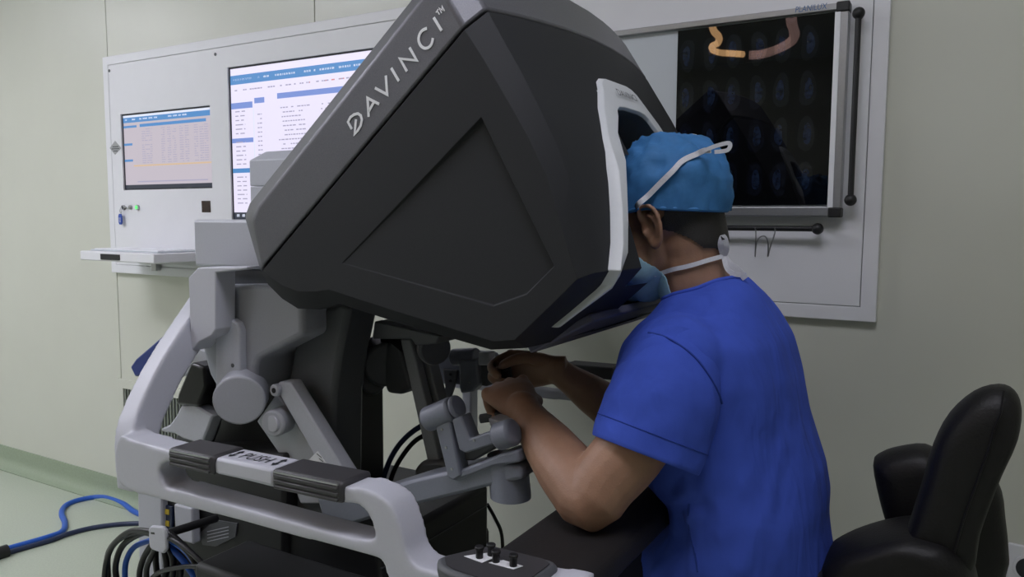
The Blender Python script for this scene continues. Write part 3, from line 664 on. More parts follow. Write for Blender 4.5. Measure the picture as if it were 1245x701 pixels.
# far hand controller
p = PY(560, 452, 1.42)
strutp([(525, 430), (552, 428), (590, 432), (592, 464), (560, 468), (528, 466)], 1.45, .06, 'far_arm', M['agrey'], .006)
strutp([(538, 448), (556, 450), (552, 470), (545, 490), (535, 488), (541, 470)], 1.44, .008, 'far_bracket', M['dgrey'], .002)
for yy in (455, 463): q_ = PY(547, yy, 1.438); build(MB().cyl(q_, q_+V((0, .004, 0)), .003, 10), 'screw', M['black'], sc)
build(MB().tube([PY(551, 434, 1.40), PY(580, 433, 1.40)], .019, 24), 'controller_drum', M['agrey'], sc, bevel=.003)
fb = strutp([(558, 438), (579, 437), (582, 468), (574, 476), (560, 478), (558, 470)], 1.375, .03, 'controller_body', M['agrey'], .004)
q_ = PY(571, 465, 1.374); build(MB().cyl(q_, q_+V((0, .004, 0)), .0022, 10), 'screw', M['steel'], fb)
strutp([(577, 440), (596, 442), (592, 470), (580, 468)], 1.39, .03, 'controller_block', M['dgrey'], .004)
strutp([(581, 428), (595, 428), (595, 444), (581, 444)], 1.35, .025, 'grip_sensor', M['mgrey'], .003)
# near hand controller: lower beam, slab, links and drums
BY = 1.0
beam = [(384, 604), (440, 602), (500, 583), (600, 560), (632, 566), (636, 582), (600, 590), (500, 615), (420, 640), (395, 640)]
strutp(beam, BY, .07, 'lower_arm', M['agrey'], .006)
c0 = PY(617, 562, BY+.03); c1 = PY(621, 601, BY+.03)
build(MB().tube([c0+V((0, 0, .012)), c0, c1, c1+V((0, 0, -.004))], .0325, 32), 'lower_drum', M['agrey'], sc, bevel=.004)
strutp([(550, 575), (610, 551), (628, 547), (632, 562), (600, 567), (554, 585), (549, 583)], BY-.008, .05, 'upper_slab', M['agrey'], .004)
lk = strutp([(528, 514), (546, 510), (560, 578), (551, 584), (544, 580)], BY-.012, .028, 'upright_link', M['agrey'], .003)
for a, b in ((537, 522), (542, 544), (549, 570)): q_ = PY(a, b, BY-.013); build(MB().cyl(q_, q_+V((0, .004, 0)), .0022, 10), 'screw', M['steel'], lk)
d0_ = PY(519, 510, BY+.0); d1_ = PY(552, 496, BY+.0)
dr = build(MB().tube([d0_, d1_], .0205, 28), 'wrist_drum', M['agrey'], sc, bevel=.005, seg=3)
build(MB().tube([d1_+(d1_-d0_)*.03, d1_+(d1_-d0_)*.18], .0195, 28), 'drum_cap', M['agrey'], dr, bevel=.004)
strutp([(549, 510), (560, 505), (571, 533), (606, 521), (608, 537), (566, 551), (558, 547)], BY-.014, .03, 'wrist_link', M['agrey'], .003)
strutp([(556, 549), (600, 536), (603, 544), (575, 560), (558, 560)], BY+.01, .03, 'wrist_under', M['dgrey'], .003)
q_ = PY(576, 535, BY-.015); build(MB().cyl(q_, q_+V((0, .004, 0)), .0022, 10), 'screw', M['steel'], lk)
build(MB().tube([PY(604, 531, BY+.0), PY(626, 524, BY+.0)], .0215, 28), 'gimbal_drum', M['agrey'], sc, bevel=.006, seg=3)
strutp([(592, 508), (606, 512), (618, 512), (626, 520), (612, 526), (596, 520)], BY+.03, .04, 'gimbal_yoke', M['mgrey'], .004)
# ---- base, lower housings, wheels
build(MB().bx(-1.22, -.90, .95, 1.45, .12, .55), 'base_housing', M['black'], sc, bevel=.015)
build(MB().bx(-1.28, -.70, .84, 1.64, .07, .16), 'base_plate', M['dgrey'], sc, bevel=.015)
build(MB().bx(-1.15, -.875, 1.03, 1.40, .12, .668), 'knee_cover', M['black'], sc, bevel=.012)
build(MB().bx(-.90, -.874, 1.035, 1.395, .620, .622), 'cover_joint', M['dgrey'], sc)
build(MB().bx(-1.12, -.80, .83, .95, .10, .655), 'side_box', M['black'], sc, bevel=.01)
for y in (.86, 1.62): build(MB().bx(-.95, -.35, y-.05, y+.05, .05, .13), 'foot_beam', M['dgrey'], sc, bevel=.01)
build(MB().bx(-.62, -.36, 1.0, 1.48, .02, .07), 'pedal_tray', M['black'], sc, bevel=.008)
for i in range(3): build(MB().bx(-.56, -.42, 1.04+.14*i, 1.14+.14*i, .07, .085), 'pedal', M['rubber'], sc, bevel=.004)
for x, y in ((-.42, .86), (-.42, 1.62), (-1.22, .88), (-1.22, 1.60)):
    k = build(MB().cyl((x, y-.02, .04), (x, y+.02, .04), .04, 24), 'wheel', M['black'], sc, bevel=.005)
    build(MB().bx(x-.015, x+.015, y-.027, y+.027, .03, .09), 'fork', M['dgrey'], k, bevel=.003)
# rear legs seen below the frame, connector bay, cable hook
strutp([(167, 596), (196, 602), (198, 690), (190, 760), (170, 760)], 1.0, .02, 'rear_leg', M['mgrey'], .004)
strutp([(211, 612), (233, 618), (235, 662), (213, 655)], .99, .02, 'rear_leg', M['mgrey'], .004)
strutp([(196, 552), (345, 552), (345, 760), (196, 760)], 1.015, .12, 'rear_case', M['black'], .008)
build(MB().bx(-1.44, -1.10, 1.02, 1.13, .09, .50), 'rear_case_foot', M['black'], sc, bevel=.008)
cb = strutp([(195, 612), (209, 616), (209, 645), (195, 641)], 1.01, .012, 'connector', M['cnavy'], .002)
for a, b in ((198, 618), (198, 632)): build(MB().prism(pxY([(a, b), (a+7, b+1.5), (a+7, b+8), (a, b+6.5)], 1.008), (0, .003, 0)), 'connector_plug', M['yellow'], cb, bevel=.001)
lbp = strutp([(242, 648), (262, 632), (288, 636), (286, 652), (262, 664), (246, 662)], 1.012, .003, 'rating_plate', M['dgrey'], 0)
mb = MB(); strokes(mb, [pxY([(252, 646+4*i), (278, 640+4*i)], 1.0115) for i in range(4)], .0015, (0, -1, 0), .0004); build(mb, 'print', M['mgrey'], lbp, kind='stuff')
ck = strutp([(180, 643), (183, 639), (197, 640), (201, 645), (202, 668), (198, 673), (184, 668), (181, 664)], .86, .008, 'cable_hook', M['lgrey'], .003)
p = PY(191, 652, .868); build(MB().tube([p, V((p.x, 1.0, p.z-.01))], .008, 12), 'hook_arm', M['black'], ck)
# blue pad on a bracket behind the upright
strutp([(158, 446), (165, 436), (200, 406), (212, 410), (205, 426), (172, 456), (164, 458)], 1.02, .08, 'rear_handle_pad', M['bluecase'], .004, label='blue pad behind the frame upright')
strutp([(170, 460), (180, 452), (232, 420), (262, 430), (262, 445), (185, 468)], 1.045, .03, 'pad_bracket', M['mgrey'], .004)
# ================================================================== CABLES
def cable(pts, r, m, label, name='cable', group=None):
    return build(MB().tube(smooth(pts, 6), r, 10), name, m, label=label, cat='cable', group=group, smoothang=80)
def loopc(px, y0, y1, r, m, label, grp='cables coiled on the rear hook'):
    n = len(px); cable([PY(a, b, y0+(y1-y0)*i/(n-1)) for i, (a, b) in enumerate(px)], r, m, label, 'cable', grp)
K = 'black cable hanging in a coil on the console hook'
loopc([(190, 650), (168, 646), (145, 655), (132, 672), (131, 695), (136, 725), (160, 745), (190, 720), (203, 690), (196, 656)], .880, .905, .0062, M['cblack'], K)
loopc([(193, 646), (172, 648), (150, 662), (141, 684), (142, 705), (150, 735), (180, 745), (214, 710), (218, 684), (200, 652)], .895, .885, .0062, M['cblack'], K)
loopc([(188, 648), (205, 648), (222, 662), (238, 678), (256, 692), (272, 712), (262, 745), (215, 742), (192, 700), (189, 655)], .887, .910, .0058, M['cblack'], K)
loopc([(192, 653), (180, 668), (172, 685), (170, 705), (180, 735), (220, 745), (248, 715), (236, 686), (214, 665), (196, 650)], .902, .890, .0058, M['cblack'], K)
loopc([(195, 649), (214, 658), (232, 676), (242, 700), (248, 730)], .875, .872, .0048, M['cblack'], 'black cable trailing down from the console hook')
loopc([(190, 656), (178, 658), (163, 665), (154, 680), (152, 700), (157, 735), (200, 748), (238, 715), (226, 686), (206, 664)], .912, .880, .0056, M['cblue'], 'bright blue cable hanging in a coil on the console hook')
loopc([(191, 647), (160, 645), (138, 662), (128, 690), (132, 720), (170, 748), (205, 715), (210, 680), (198, 653)], .865, .878, .0055, M['cblack'], K)
loopc([(196, 650), (218, 660), (244, 682), (262, 704), (268, 735)], .868, .866, .005, M['cblack'], 'black cable trailing down to the rear of the console base')
loopc([(200, 652), (224, 668), (240, 690), (250, 712), (256, 740)], .878, .876, .0052, M['cblue'], 'bright blue cable trailing down beside the black ones')
loopc([(192, 660), (184, 676), (178, 694), (182, 722), (200, 745)], .870, .874, .0055, M['cblack'], 'thick black cable hanging straight below the hook plate')
loopc([(262, 690), (230, 688), (200, 693), (186, 701), (180, 712)], .868, .875, .0045, M['cblack'], 'thin black cable crossing the front of the coil')
fz = .008
cable([PZ(a, b, fz) for a, b in ((-40, 682), (8, 667), (60, 652), (76, 645), (79, 635), (75, 624), (80, 614), (98, 607), (124, 604), (148, 611), (168, 624), (215, 640))], .011, M['cblue'], 'blue cable looping over the green floor')
cable([PZ(a, b, fz) for a, b in ((-40, 687), (8, 672), (60, 657), (85, 648), (120, 640), (165, 636), (215, 639))], .010, M['cnavy'], 'dark blue cable lying straight across the green floor')
p0, p1 = PZ(-60, 692, .018), PZ(9, 669, .018)
build(MB().tube([p0, p1], .024, 14), 'cable_sleeve', M['black'], label='black sleeve holding the floor cables together', cat='cable sleeve')
cable([PY(a, b, 1.20) for a, b in ((540, 505), (505, 522), (482, 545), (468, 575), (464, 605), (470, 660))], .0055, M['cnavy'], 'dark cable arching behind the hand controller')
cable([PY(a, b, 1.22) for a, b in ((545, 520), (510, 532), (490, 553), (476, 580), (472, 610), (476, 660))], .005, M['cblack'], 'black cable curving under the dark link arm')
cable([PY(a, b, 1.42) for a, b in ((592, 612), (602, 630), (610, 650), (612, 690))], .004, M['cblack'], 'thin black cable beside the knee cover')
# ================================================================== STOOL CHAIR
SX, SY, SZ = -.25, 1.25, .60
ch = thing('surgeon_chair', 'black leather chair with padded backrest wings behind the seated person', 'chair', (SX, SY, 0))
def cushion(cx, cy, rx, ry, z0, z1, lift):
    mb = MB(); L = []; n = 40
    for k, (s_, z) in enumerate(((.80, z0), (.96, z0+.012), (1, (z0+z1)/2), (.97, z1-.018), (.86, z1-.003), (.6, z1), (.25, z1-.004))):
        l = []
        for j in range(n):
            t_ = 2*PI*j/n; c, d = math.cos(t_), math.sin(t_); e = .75
            x = cx+rx*s_*math.copysign(abs(c)**e, c); y = cy+ry*s_*math.copysign(abs(d)**e, d)
            u = max(0, (x-(cx+.05))/.2); l.append(V((x, y, z+lift*u*u)))
        L.append(l)
    return mb.loft(L)
build(cushion(SX, SY, .25, .23, SZ-.075, SZ, .06), 'seat', M['leather'], ch, smoothang=80)
def pad(outline, y, th, name, curve=0, seam=None):
    fr_ = smooth(pxY(outline, y), 3, True); c = sum(fr_, V())/len(fr_); dpt = lambda p, y_: PY(p[0], p[1], y_)
    mb = MB(); L = []
    for s_, o in ((.55, -.5), (.80, -.46), (.93, -.33), (.99, -.12), (1, .1), (.97, .32), (.88, .45), (.6, .5)):
        L.append([V((c.x+(p.x-c.x)*s_, y+th*(.5+o), c.z+(p.z-c.z)*s_)) for p in fr_])
    mb.loft(L); o_ = build(mb, name, M['leather'], ch, smoothang=80)
    return o_
NPAD = [(1082, 700), (1100, 655), (1118, 600), (1133, 550), (1153, 512), (1185, 484), (1216, 475), (1236, 483), (1245, 505), (1240, 542), (1222, 582), (1206, 622), (1192, 662), (1180, 712), (1130, 725)]
np_ = pad(NPAD, 1.20, .09, 'backrest_wing')
sm = MB(); sp = [PY(a, b, 1.1985) for a, b in ((1221, 479), (1217, 500), (1209, 520), (1204, 540), (1190, 580), (1172, 630), (1160, 672))]
sm.tube(smooth([p+V((0, -.0005 if i else .02, 0)) for i, p in enumerate(sp)], 4), .0016, 6)
build(sm, 'seam', M['leather'], np_)
FPAD = [(1058, 572), (1066, 561), (1088, 554), (1122, 551), (1150, 566), (1195, 582), (1216, 600), (1224, 640), (1223, 720), (1150, 730), (1092, 690), (1078, 655), (1066, 615)]
pad(FPAD, 1.34, .09, 'backrest_wing')
LPAD = [(985, 708), (1000, 689), (1030, 675), (1070, 664), (1105, 660), (1140, 668), (1158, 676), (1180, 700), (1180, 745), (1060, 750), (990, 740)]
pad(LPAD, 1.17, .14, 'seat_bolster')
k = build(MB().tube([PY(1150, 690, 1.29), V((-.02, 1.28, .58)), V((-.15, 1.26, .50)), V((SX, SY, .49))], .016, 12), 'back_support', M['bsteel'], ch)
build(MB().bx(SX-.12, SX+.12, SY-.1, SY+.1, .48, .526), 'seat_plate', M['bsteel'], ch, bevel=.006)
build(MB().cyl((SX, SY, .12), (SX, SY, .49), .025, 20), 'gas_column', M['steel'], ch)
for i in range(5):
    t_ = 2*PI*i/5+.3; e = V((SX+.24*math.cos(t_), SY+.24*math.sin(t_), .085))
    lg = build(MB().bar([V((SX, SY, .12)), e], [.05, .03], [.04, .025]), 'base_leg', M['bsteel'], ch, bevel=.004)
    a = V((-math.sin(t_), math.cos(t_), 0))*.014
    build(MB().cyl(V((e.x, e.y, .03))-a, V((e.x, e.y, .03))+a, .03, 18), 'caster', M['black'], lg, bevel=.004)
    build(MB().cyl(V((e.x, e.y, .05)), V((e.x, e.y, .085)), .008, 10), 'caster_stem', M['bsteel'], lg)
# ================================================================== PERSON
HP = V((-.30, YM, .70))
pe = thing('person', 'person in blue scrubs, cap and mask leaning into the console viewer', 'person', (-.32, YM, 0))
SHN, SHF = PY(822, 430, 1.075), V((-.350, 1.40, 1.055))
ELN, ELF = PY(713, 604, .955), PY(768, 513, 1.50)
WRN, WRF = PY(635, 496, 1.09), PY(676, 449, 1.40)
sk = MB()
def limb(pts, rs, n=18): sk.tube(pts, rs, n)
def lerpl(a, b, t): return a.lerp(b, t)
for S, E_, W_ in ((SHN, ELN, WRN), (SHF, ELF, WRF)):
    out = V((0, -.01 if S.y < YM else .01, 0))
    p = [S, S.lerp(E_, .35), S.lerp(E_, .7), S.lerp(E_, .93), E_+V((.006, 0, -.004)), E_.lerp(W_, .12), E_.lerp(W_, .3), E_.lerp(W_, .55), E_.lerp(W_, .8), W_, W_+(W_-E_)*.02]
    limb(smooth(p, 3), [.052 if i < 4 else max(0, 0) for i in range(0)] or [r for r in _interp] if 0 else [0]*0 or None) if 0 else None
    if S is SHN: p[1], p[2], p[3] = PY(795, 500, 1.03), PY(763, 551, .995), PY(735, 584, .97)
    sk.ell(E_+((S+W_)/2-E_).normalized()*.022, (.036, .036, .036))
    sk.ell(W_, (.0285, .0285, .0285))
    ctrl = [.052, .051, .050, .047, .043, .045, .045, .040, .031, .026, .026]
    pts = smooth(p, 3); rr = []
    for i in range(len(pts)):
        u = i/3; a = int(min(u, len(ctrl)-1)); b = min(a+1, len(ctrl)-1); rr.append(ctrl[a]+(ctrl[b]-ctrl[a])*(u-a))
    limb(pts, rr)
    sk.ell(E_+V((.004, 0, -.008)), (.037, .034, .036))
def hand(W_, d, n, spread=1):
    d = d.normalized(); n = (n-d*n.dot(d)).normalized(); s_ = V((0, 0, 1)); s_ = (s_-d*s_.dot(d)-n*s_.dot(n)).normalized()
    L = []; 
    for t_, wd, th, o in [tuple(1.1*q5 for q5 in q4) for q4 in ((-.02, .026, .022, 0), (.0, .027, .021, 0), (.025, .033, .020, .001), (.05, .039, .0185, .003), (.075, .042, .0165, .002), (.092, .040, .013, -.002))]:
        c = W_+d*t_+n*o; L.append([c+s_*(wd*math.cos(2*PI*j/16))+n*(th*math.sin(2*PI*j/16)) for j in range(16)])
    sk.loft(L)
    for k, (off, ln, fw) in enumerate(((.034, 1.05, .092), (.0115, 1.16, .099), (-.0115, 1.1, .096), (-.034, .90, .087))):
        r = W_+d*fw+s_*off+n*.002; ang = 0; p = [r-d*.02, r]; rs = [.010, .0108]
        bends = ((48, 50, 30), (58, 62, 40), (64, 68, 40), (66, 70, 40))[k]
        for l_, bd, rad in zip((.044, .027, .022), bends, (.0096, .0088, .0074)):
            ang += math.radians(bd); dd = d*math.cos(ang)-n*math.sin(ang)+s_*(-off*2)
            p.append(p[-1]+dd*(l_*ln)); rs.append(rad)
        sk.tube(smooth(p, 3), [rs[min(i//3, len(rs)-1)] for i in range(3*(len(p)-1)+1)], 12); sk.ell(p[-1], (.0074,)*3, nu=10, nv=8); sk.ell(r+n*.003, (.0115,)*3, nu=12, nv=8)
    r = W_+d*.022+s_*.022-n*.004
    p = [r, r+(d*.75+s_*.45-n*.45).normalized()*.036]; p.append(p[1]+(d*.9+s_*.05-n*.5).normalized()*.034); p.append(p[2]+(d*.8-s_*.15-n*.6).normalized()*.026)
    rs = [.0155, .0130, .0112, .0088]; q = smooth(p, 3); sk.tube(q, [rs[i//3]+(rs[min(i//3+1, 3)]-rs[i//3])*(i % 3)/3 for i in range(len(q))], 12); sk.ell(p[-1], (.0088,)*3, nu=10, nv=8)
    return d, n, s_
hN = hand(WRN, V((-.66, .58, .12)), V((.42, -.62, .62)))
hF = hand(WRF, V((-.80, -.30, -.05)), V((-.10, .95, .25)))
# head: centre, tilted forward
TILT = math.radians(18)
HR = Matrix.Rotation(-TILT, 3, 'Y') @ Matrix.Rotation(PI, 3, 'Z')      # local +x is the face direction
HC = V((-.437, YM, 1.241))
def HP_(x, y, z): return HC + HR @ V((x, y, z))
sk.ell(HP_(-.012, 0, .028), (.096, .076, .083), HR, 28, 18)
sk.ell(HP_(.03, 0, -.03), (.066, .066, .075), HR, 24, 16)
sk.ell(HP_(.052, 0, -.075), (.040, .046, .040), HR, 20, 12)
sk.ell(HP_(.082, 0, -.092), (.016, .020, .016), HR)
sk.ell(HP_(.075, 0, .012), (.024, .056, .018), HR)
sk.tube([HP_(.09, 0, .008), HP_(.102, 0, -.012), HP_(.112, 0, -.034), HP_(.100, 0, -.042)], [.008, .010, .013, .009], 12)
sk.ell(HP_(.094, 0, -.064), (.010, .023, .008), HR)
for s_ in (-1, 1):
    sk.ell(HP_(.066, s_*.042, -.03), (.024, .020, .020), HR)
    sk.ell(HP_(.04, s_*.056, -.055), (.03, .012, .03), HR)
    sk.ell(HP_(-.002, s_*.073, -.008), (.014, .008, .03), HR)
    # ear
    e = lambda x, z, o=0: HP_(-.008+x, s_*(.079+o), -.012+z)
    hel = [e(.012, .008, -.004), e(.014, .026, .004), e(.004, .036, .008), e(-.010, .034, .013), e(-.019, .02, .015), e(-.019, .0, .013), e(-.013, -.018, .008), e(-.003, -.029, .004), e(.007, -.026, 0), e(.009, -.012, -.002)]
    sk.tube(smooth(hel, 3), .0042, 8)
    an = [e(-.002, .022, .007), e(-.010, .012, .010), e(-.011, -.004, .009), e(-.004, -.015, .005)]
    sk.tube(smooth(an, 3), .0038, 8)
    sk.ell(e(-.004, .002, .000), (.014, .0035, .026), HR); sk.ell(e(.0, -.024, .003), (.009, .0045, .010), HR); sk.ell(e(.012, -.004, .002), (.005, .005, .007), HR)
nb = V((-.362, YM, 1.10))
sk.tube(smooth([HP_(-.04, 0, .0), HP_(-.035, 0, -.05), V((-.382, YM, 1.155)), nb, V((-.35, YM, 1.02))], 3), [(.06, .056)]*4+[(.056, .053)]*5+[(.062, .066)]*2+[(.075, .1)]*2, 20)
sk.tube([V((-.35, YM-.15, 1.055)), V((-.355, YM, 1.075)), V((-.35, YM+.15, 1.055))], [.045, .06, .045], 16)
sk.tube([V((-.352, YM, 1.04)), V((-.335, YM, .92)), V((-.275, YM, .80)), V((-.275, YM, .68))], [(.13, .09), (.13, .09), (.12, .08), (.11, .08)], 20, up=(0, 1, 0))
sme = evalmesh(sk, .0030, 5, .5)
bm = bmesh.new(); bm.from_mesh(sme); bm.normal_update()
# hair and mask are offset patches of the skin surface
def patch(cond, off, name, m, thick=None, sm_=2, wob=0):
    keep = {}; vs = []; fs = []
    for f in bm.faces:
        c = HR.transposed() @ (f.calc_center_median()-HC)
        if (f.calc_center_median()-HC).length < .2 and cond(c, f.normal):
            ids = []
            for v in f.verts:
                if v.index not in keep: keep[v.index] = len(vs); vs.append(v.co+v.normal*off)
                ids.append(keep[v.index])
            fs.append(tuple(ids))
    me = bpy.data.meshes.new(name); me.from_pydata(vs, [], fs); me.update()
    b2 = bmesh.new(); b2.from_mesh(me)
    for _ in range(sm_): bmesh.ops.smooth_vert(b2, verts=b2.verts, factor=.5, use_axis_x=True, use_axis_y=True, use_axis_z=True)
    b2.to_mesh(me); b2.free()
    o_ = finish(me, name, m, pe, smoothang=80)
    if thick: s2 = o_.modifiers.new('t', 'SOLIDIFY'); s2.thickness = thick; s2.offset = 1
    return o_
def hairc(c, n):
    if abs(c.y) > .084: return False
    if c.x < .004:
        if c.x > -.032 and abs(c.y) > .071: return c.z > .03
        return c.z > max(-.078, .95*(c.x+.004)+.003*math.sin(c.y*260))
    if c.x < .012 and abs(c.y) > .03: return c.z > .018 and c.z < .1
    return c.z > .045
patch(hairc, .0035, 'hair', M['hair'], sm_=3)
def maskc(c, n): return c.x > .034-.75*max(0, min(.05, -.04-c.z)) and -.128 < c.z < -.022
patch(maskc, .006, 'face_mask', M['mask'], .001, 4)
body = finish(sme, 'body', M['skin'], pe, smoothang=80)
bm.free()
for s_ in (-1, 1):
    ey = build(MB().ell(HP_(.078, s_*.031, -.004), (.0125,)*3), 'eye', M['white'], pe)
    build(MB().ell(HP_(.0885, s_*.031, -.004), (.003, .006, .006), HR), 'iris', M['ink'], ey)
    build(MB().tube([HP_(.090, s_*.016, .016), HP_(.092, s_*.034, .021), HP_(.082, s_*.052, .016)], [.003, .004, .002], 8), 'eyebrow', M['hair'], pe)
# surgical cap: puffy bag around the skull with a gathered band
def capmesh():
    mb = MB(); nu, L = 72, []; rows = 26
    UPC = (HR @ V((0, 0, 1))).lerp(V((.05, 0, 1)).normalized(), .85).normalized()
    base = []
    for j in range(nu):
        a = 2*PI*j/nu; back = max(0, -math.cos(a))
        base.append(HP_(-.012+(.092 if math.cos(a) > 0 else .094)*math.cos(a), .087*math.sin(a), .020+.014*math.cos(a)-.020*back))
    cb = sum(base, V())/nu
    for i in range(rows+1):
        t_ = i/rows; l = []; ph = t_*PI/2; r = math.cos(ph)**.62; z = math.sin(ph)**.85
        for j in range(nu):
            a = 2*PI*j/nu; back = max(0, -math.cos(a))
            puff = 1+(.05+.08*back)*math.sin(min(1, t_*1.5+.12)*PI)
            p = cb+(base[j]-cb)*(r*puff)+UPC*(.121*z+.006*math.sin(ph*2)*back)
            q = (p-HC)*8
            n1 = noise.noise(q*2.2); n2 = noise.noise(V((q.x*5+q.z*2, q.y*5, q.z*2.5))+V((9, 2, 4)))
            n3 = noise.noise(V((q.x*3+q.z*4, q.y*4, q.z*1.5-q.x*3))+V((1, 7, 3))); d = .008*n1*min(1, t_*4)+.008*(.5-abs(n2)*1.6)*min(1, t_*3)+.007*(.5-abs(n3)*2)*min(1, t_*3)+.003*math.sin(a*27+4*n1)*max(0, 1-t_*3)+.0015*noise.noise(q*12)
            l.append(p+(p-cb).normalized()*d)
        L.append(l)
    mb.loft(L, False, True); return mb
cap = build(capmesh(), 'surgical_cap', M['cap'], pe, smoothang=80, label='blue surgical cap')
# band of the cap
band = []
for j in range(57):
    a = 2*PI*j/56; back = max(0, -math.cos(a)); band.append(HP_(-.012+(.0915 if math.cos(a) > 0 else .0935)*math.cos(a), .0865*math.sin(a), .021+.014*math.cos(a)-.020*back))
build(MB().tube(band, (.0035), 8), 'cap_band', M['cap'], cap)
capbv = BVHTree.FromPolygons([cap.matrix_basis @ v.co for v in cap.data.vertices], [tuple(p.vertices) for p in cap.data.polygons]) if 0 else None
# mask ties
def ribbon(pts, wd, name, parent, m=M['tie'], up=(0, -1, 0), th=.0012, n=5):
    return build(MB().bar(smooth(pts, n), wd, th, up=up), name, m, parent, smoothang=60)
def snapcap(px, py, off=.002):         # nearest cap surface along the given direction
    o_ = C0; d = ray(px, py).normalized(); return o_, d
mbv = capmesh(); bvC = BVHTree.FromPolygons(mbv.v, mbv.f)
def oncap(px, py, off=.006):
    h = bvC.ray_cast(C0, ray(px, py).normalized())
    return h[0]+h[1].normalized()*(off if h[1].dot(ray(px, py)) < 0 else -off) if h[0] else None
tie = [PY(758, 272, 1.150)]
for a, b in ((768, 262), (777, 251), (790, 237), (803, 223), (817, 210), (832, 198), (847, 190)):
    q_ = oncap(a, b); 
    tie.append(q_ if q_ else PY(a, b, 1.155))
lastp = tie[-1]
tie += [lastp+V((.012, -.004, .004)), lastp+V((.024, -.008, .004))]
ribbon(tie, .0085, 'upper_mask_tie', pe)
e0 = tie[-1]; ribbon([e0+V((-.01, 0, 0)), e0+V((.008, -.002, .006)), e0+V((.028, -.004, .009)), e0+V((.026, -.004, -.001)), e0+V((.006, -.002, -.003))], .006, 'tie_bow', pe)
ribbon([PY(836, 180, 1.275), PY(841, 170, 1.28), PY(844, 163, 1.285)], .009, 'tie_end', pe)
bvB = BVHTree.FromPolygons([v.co+body.location+pe.location for v in body.data.vertices], [tuple(p.vertices) for p in body.data.polygons])
def onskin(px, py, off=.003):
    h = bvB.ray_cast(C0, ray(px, py).normalized()); return h[0]+h[1]*off if h[0] else None
low = []
for a, b in ((770, 333), (780, 333), (792, 332), (806, 330), (820, 327), (834, 324), (848, 320), (860, 316)):
    q_ = onskin(a, b, .004)
    if q_: low.append(q_)
low.append(low[-1]+V((.018, .02, .006)))
ribbon(low, .007, 'lower_mask_tie', pe)
kx = low[-1]
ribbon([kx, kx+V((-.002, -.01, .018)), kx+V((.002, -.012, .030)), kx+V((.006, -.008, .014)), kx], .010, 'tie_bow', pe)
ribbon([kx, kx+V((.012, -.006, -.012)), kx+V((.026, -.006, -.022)), kx+V((.036, -.004, -.034))], .010, 'tie_end', pe)
ribbon([kx, kx+V((.008, -.01, -.018)), kx+V((.018, -.012, -.026)), kx+V((.03, -.01, -.028))], .007, 'tie_end', pe)
# ---- scrub shirt
st = MB()
rings = [(-.315, .60, .175, .195), (-.310, .68, .160, .196), (-.297, .735, .138, .196), (-.276, .775, .110, .194), (-.280, .815, .114, .192), (-.315, .86, .142, .192), (-.345, .94, .145, .200), (-.350, 1.01, .134, .205), (-.352, 1.06, .120, .195), (-.356, 1.095, .102, .165), (-.358, 1.125, .085, .120), (-.362, 1.148, .070, .085), (-.366, 1.160, .062, .068)]
L = []
for cx, z, a, b in rings:
    l = []; kk = max(0, (z-1.05)/.11)
    for j in range(40):
        t_ = 2*PI*j/40; c, s_ = math.cos(t_), math.sin(t_); e = .85; xo = a*math.copysign(abs(c)**e, c)
        l.append(V((cx+xo, YM+b*math.copysign(abs(s_)**e, s_), z+kk*(.36*xo-.022))))
    L.append(l)
st.loft(L)
for S, E_ in ((SHN, ELN), (SHF, ELF)):
    st.tube([S+V((0, (YM-S.y)*.25, .0)), S.lerp(E_, .1), S.lerp(E_, .34)], [.066, .068, .060], 24)
    st.ell(S+V((0, 0, -.006)), (.070, .064, .060))
shm = evalmesh(st, .005, 14, .5)
b2 = bmesh.new(); b2.from_mesh(shm); b2.normal_update()
# folds: soft creases that run from the armpits over the back and flank
folds = [((.050), (PY(838, 575, 1.06), PY(860, 520, 1.10), PY(905, 470, 1.2)), .007, .012), (.05, (PY(845, 600, 1.05), PY(880, 560, 1.08), PY(930, 520, 1.15)), .006, .013),
         (.05, (PY(900, 690, 1.06), PY(935, 600, 1.1), PY(950, 500, 1.18)), .006, .014), (.05, (PY(845, 690, 1.05), PY(840, 640, 1.05), PY(835, 590, 1.05)), .006, .013),
         (.05, (PY(760, 690, 1.06), PY(790, 640, 1.05), PY(830, 600, 1.05)), .007, .012), (.05, (PY(790, 695, 1.06), PY(815, 650, 1.05), PY(845, 625, 1.05)), .006, .011),
         (.05, (PY(770, 470, 1.02), PY(800, 480, 1.01), PY(845, 470, 1.03)), .005, .012), (.05, (PY(740, 510, 1.0), PY(790, 520, .99), PY(850, 520, 1.03)), .004, .012), (.05, (PY(880, 650, 1.06), PY(915, 560, 1.1), PY(925, 470, 1.15)), .004, .012)]
segs = []
for _, ps, amp, wd in folds:
    q = smooth(ps, 8); segs.append((q, amp, wd))
for v in b2.verts:
    p = v.co; d = 0
    d += .005*noise.noise(V((p.x*9, p.y*9, p.z*4)))+.0035*noise.noise(V((p.x*24+p.z*6, p.y*24, p.z*7))+V((5, 1, 2)))
    for q, amp, wd in segs:
        m_ = min((p-s_).length_squared for s_ in q)
        if m_ < wd*wd*9:
            r2 = m_/(wd*wd); d += 1.5*amp*(math.exp(-r2)-.6*math.exp(-r2/4))
    v.co = p+v.normal*d
b2.to_mesh(shm)
bvS = BVHTree.FromBMesh(b2); b2.free()
shirt = finish(shm, 'scrub_shirt', M['shirt'], pe, smoothang=80, label='bright blue short-sleeved scrub shirt')
sd = shirt.modifiers.new('t', 'SOLIDIFY'); sd.thickness = .002; sd.offset = 0
SLV = []
